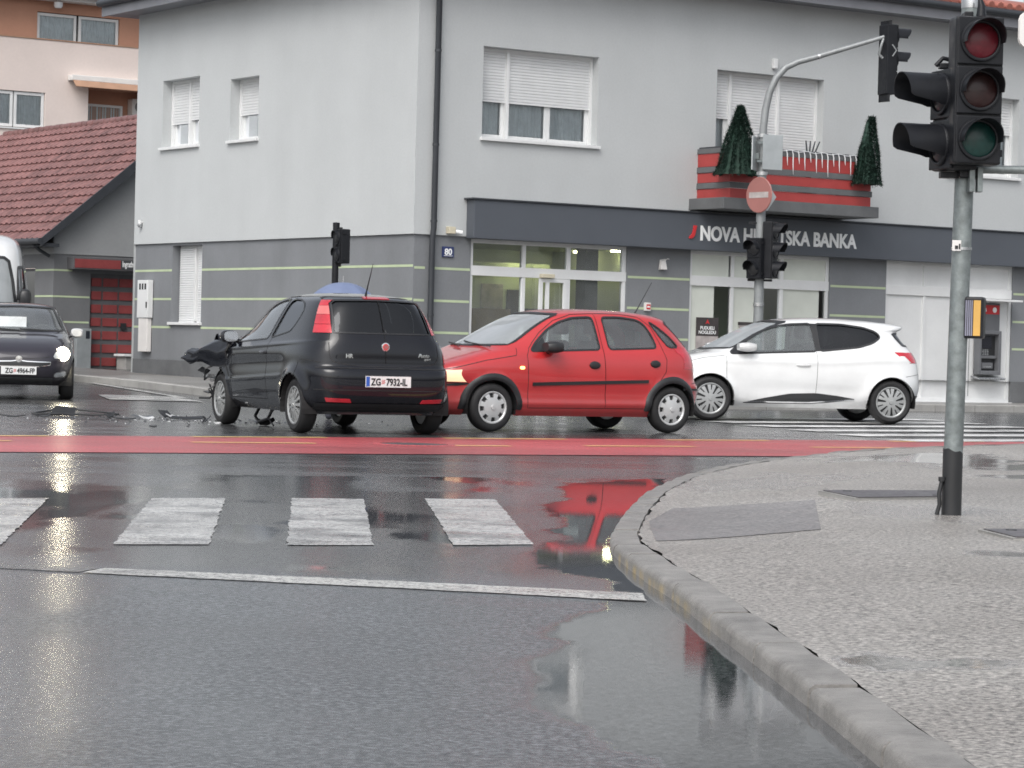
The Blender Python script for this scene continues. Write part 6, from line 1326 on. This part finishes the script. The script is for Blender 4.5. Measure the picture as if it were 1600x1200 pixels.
# ---------------------------------------------------------------- bystander under the umbrella, hidden by the black car up to the umbrella
def bystander():
    X, Y = -2.22, 34.3
    t = thing('person', 'person holding the blue umbrella, hidden behind the black car', 'person', (X, Y, 0), rad(10))
    verts = [(0, 0, .90), (0, .01, 1.08), (0, 0, 1.25), (0, .0, 1.36), (0, -.01, 1.42), (-.10, 0, .86), (-.12, -.01, .48), (-.12, .03, .07), (-.13, -.14, .04), (.10, 0, .86), (.12, -.01, .48), (.12, .03, .07), (.13, -.14, .04),
             (-.18, 0, 1.32), (-.24, .02, 1.06), (-.22, -.10, .84), (.18, 0, 1.32), (.25, -.02, 1.08), (.15, -.22, 1.14)]
    edges = [(0, 1), (1, 2), (2, 3), (3, 4), (0, 5), (5, 6), (6, 7), (7, 8), (0, 9), (9, 10), (10, 11), (11, 12), (3, 13), (13, 14), (14, 15), (3, 16), (16, 17), (17, 18)]
    rads = [.155, .15, .155, .11, .06, .105, .07, .055, .045, .105, .07, .055, .045, .075, .055, .04, .075, .055, .04]
    me = bpy.data.meshes.new('body'); me.from_pydata(verts, edges, []); me.materials.append(MATS['coat_dark']); o = bpy.data.objects.new('body', me); put(o, t)
    o.modifiers.new('skin', 'SKIN'); me.skin_vertices[0].data[0].use_root = True
    for k, r in enumerate(rads): me.skin_vertices[0].data[k].radius = (r, r*(.72 if k < 4 else 1))
    sb = o.modifiers.new('sub', 'SUBSURF'); sb.levels = sb.render_levels = 2
    mb = MB(); rings = []
    for z, rx, ry, oy in [(1.385, .04, .045, .0), (1.41, .055, .06, -.01), (1.45, .068, .082, -.015), (1.50, .075, .095, -.01), (1.55, .074, .095, 0), (1.59, .06, .08, .005), (1.615, .03, .04, .01)]:
        rings.append([(rx*math.cos(a), oy+ry*math.sin(a), z) for a in np.linspace(0, 2*math.pi, 18, endpoint=False)])
    mb.ring_loft(rings); mb.add([(-.012, -.098, 1.475), (.012, -.098, 1.475), (0, -.125, 1.47), (0, -.1, 1.51)], [(0, 1, 2), (0, 2, 3), (1, 3, 2)]); mb.obj('head', 'skin', t, 60)
    mb = MB(); rings = [[(rx*math.cos(a), oy+ry*math.sin(a), z) for a in np.linspace(0, 2*math.pi, 18, endpoint=False)] for z, rx, ry, oy in [(1.42, .07, .05, .06), (1.50, .084, .085, .025), (1.56, .083, .095, .012), (1.60, .068, .08, .01), (1.628, .03, .04, .01)]]
    mb.ring_loft(rings); mb.obj('hair', 'hair', t, 60)
    for bx_, by, bz, s_ in [(.15, -.235, 1.15, 1), (-.215, -.13, .79, -1)]:
        h = MB(); h.tube([(bx_, by+.03, bz-.04), (bx_, by, bz), (bx_, by-.03, bz+.03)], [.03, .038, .03], 10)
        for f in range(4): h.tube([(bx_+s_*(.025-.016*f), by-.03, bz+.03-.01*f), (bx_+s_*(.02-.016*f), by-.065, bz+.015-.01*f), (bx_+s_*(.015-.016*f), by-.05, bz-.02-.01*f)], .0085, 6)
        h.tube([(bx_-s_*.03, by, bz), (bx_-s_*.045, by-.03, bz+.02), (bx_-s_*.03, by-.055, bz+.025)], .009, 6); h.obj('hand', 'skin', t, 60)
    u = thing('umbrella', 'blue open umbrella showing above the roof of the black car', 'umbrella', (X+.04, Y-.24, 1.15)); n = 8; mb = MB(); rings = []
    for k in range(9):
        f = k/8.; r = .44*f; rg = []
        for j in range(n*4):
            a = 2*math.pi*j/(n*4); q = (j % 4)/4.; sag = math.sin(math.pi*q); rg.append((r*math.cos(a)*(1-.05*sag*f), r*math.sin(a)*(1-.05*sag*f), .605-.22*f**2.3-.012*sag*f+.001))
        rings.append(rg)
    mb.ring_loft(rings[1:], False); mb.add(rings[1]+[(0, 0, .607)], [(j, (j+1) % 32, 32) for j in range(32)]); mb.obj('canopy', 'umbrella_blue', u, 25)
    for j in range(n): a = 2*math.pi*j/n; mb = MB(); mb.tube([(.44*f*math.cos(a), .44*f*math.sin(a), .598-.22*f**2.3) for f in (.02, .3, .6, .8, 1.)], .004, 5); mb.obj('rib', 'steel', u)
    mb = MB(); mb.tube([(0, 0, -.02), (0, 0, .69)], .007, 8); mb.tube([(0, 0, -.08), (0, 0, .02)], .014, 8); mb.obj('shaft', 'steel', u)
bystander()
# ---------------------------------------------------------------- wreckage on the road
def shard(name, label, x, y, pts, m, th=.012, curl=.05, rz=0., tilt=0.):
    t = thing(name, label, 'debris', (x, y, .001), rz, 'crash debris strewn on the road')
    L = max(abs(p[0]) for p in pts)+1e-6; mb = MB(); d = densify(pts, .08); c = np.mean(d, 0); f = lambda u, v, s_: (u, v, .004+s_+curl*(u/L)**2+tilt*max(0, v-min(p[1] for p in pts))+.015*math.sin(9*u+4*v)*curl*8)
    n = len(d); vs = [f(u, v, 0) for u, v in d]+[f(u, v, th) for u, v in d]+[f(c[0], c[1], -.0), f(c[0], c[1], th)]
    fs = [(i, (i+1) % n, n+(i+1) % n, n+i) for i in range(n)]+[(i, (i+1) % n, 2*n) for i in range(n)]+[(n+i, n+(i+1) % n, 2*n+1) for i in range(n)]
    lo = min(v[2] for v in vs); mb.add([(a, b, c_-lo) for a, b, c_ in vs], fs); mb.obj('shard', m, t, 40); return t
def loop_trim():
    t = thing('bumper_strip', 'long curved black bumper strip lying in front of the dark car', 'debris', (-5.42, 33.0, .002), rad(12), 'crash debris strewn on the road')
    P = [(-.62, -.12, .02), (-.55, .02, .03), (-.3, .14, .06), (0, .18, .075), (.35, .14, .06), (.62, .0, .04), (.72, -.12, .03), (.66, -.18, .03), (.3, -.10, .02), (0, -.08, .02), (-.4, -.14, .02), (-.62, -.12, .02)]
    MB().tube([(a*.78, b*.9, c) for a, b, c in P], .012, 7).obj('strip', 'debris_black', t, 60)
    mb = MB(); mb.add([(-.28, -.10, .0), (.02, -.12, .0), (.05, .0, .08), (-.22, .02, .10), (-.28, -.06, .02), (.02, -.08, .02), (.06, .03, .10), (-.2, .05, .12)], [(0, 3, 2, 1), (4, 5, 6, 7), (0, 1, 5, 4), (1, 2, 6, 5), (2, 3, 7, 6), (3, 0, 4, 7)]); mb.obj('torn_mounting', 'debris_black', t)
loop_trim()
rg = random.Random(11)
def jag(l, w):
    up_ = [(-l+2*l*k/5+rg.uniform(-.03, .03), w*rg.uniform(.4, 1.)) for k in range(6)]; return up_+[(l-2*l*k/4+rg.uniform(-.03, .03), -w*rg.uniform(.3, 1.)) for k in range(5)]
for lab, x, y, l, w, m, cu, ti, rz in [
    ('long thin black plastic strip nearest the left edge', -5.95, 32.0, .24, .04, 'debris_black', .05, .2, .2), ('small black splinter right of the long strip at the left edge', -5.62, 32.1, .13, .04, 'debris_black', .06, .5, -.1),
    ('black plastic chunk at the right end of the curved bumper strip', -4.85, 32.3, .08, .07, 'debris_black', .10, .9, .5), ('flat black tray piece midway between dark car and wreck', -4.62, 32.1, .2, .06, 'debris_black', .03, .2, .05),
    ('pale broken lamp glass midway between dark car and wreck', -4.40, 32.4, .12, .05, 'debris_white', .05, .5, .3), ('upright jagged black fin left of the wrecked front wheel', -4.26, 33.0, .11, .10, 'debris_black', .10, 1.1, .6),
    ('crumpled grey metal scrap left of the wrecked front wheel', -4.50, 32.7, .18, .05, 'debris_grey', .07, .6, .0), ('small white splinter beside the jagged black fin', -4.16, 32.9, .08, .05, 'debris_white', .05, .9, .9),
    ('thick black bar just left of the wrecked front wheel', -3.95, 32.6, .26, .06, 'debris_black', .02, .7, .05), ('white shard touching the wrecked front wheel', -3.44, 31.3, .05, .03, 'debris_white', .04, .6, .5),
    ('black lump of plastic beneath the black car sill', -2.86, 31.2, .16, .10, 'debris_black', .10, .8, .1), ('white scrap beneath the black car sill', -3.0, 32.0, .12, .05, 'debris_white', .04, .6, .3),
    ('grey metal scrap under the middle of the black car', -2.45, 31.0, .14, .06, 'debris_grey', .05, .5, .7), ('tiny black crumb alone near the cycle crossing', -3.96, 29.6, .05, .03, 'debris_black', .02, .4, .2),
    ('black flap of wheel liner leaning on the wrecked front wheel', -3.60, 31.45, .07, .06, 'debris_black', .10, 1.2, -.4), ('thin black trim lying under the gap between wreck and red car', -1.0, 31.4, .22, .05, 'debris_black', .03, .3, .1)]:
    shard('debris_piece', lab, x, y, jag(l*.68, w*.85), m, .010, cu*.45, rz, ti*.5)
fr_ = MB()
for k in range(260):
    x = random.triangular(-6.2, -1.2, -3.9); y = 32.4+random.gauss(0, .75)+.12*(x+4); s_ = random.uniform(.006, .028); a = random.uniform(0, 6.28); h = random.uniform(.004, .02)
    fr_.add([(x+s_*math.cos(a+q*2.1)*random.uniform(.6, 1.3), y+s_*math.sin(a+q*2.1)*random.uniform(.6, 1.3), .002) for q in range(3)]+[(x, y, h+.002)], [(0, 1, 3), (1, 2, 3), (2, 0, 3), (0, 2, 1)], random.choice((0, 0, 1, 2)))
tag(fr_.obj('crash_fragments', ['debris_black', 'debris_white', 'debris_grey']), 'scattered tiny plastic and glass fragments around the wreck', 'debris', None, 'stuff')
# drain cover in the cycle crossing
dr = thing('drain_cover', 'dark oval drain cover sunk in the red cycle crossing', 'cover', (-.95, 26.35, .007), rad(27))
mb = MB(); mb.lathe([(.0005, .006), (.30, .006), (.33, .004), (.34, .0)], 36); mb.obj('lid', 'cover_iron', dr, 40); mb = MB(); mb.lathe([(.34, .0005), (.34, .008), (.40, .008), (.41, .0005)], 36); mb.obj('rim', 'asphalt_red', dr, 40)
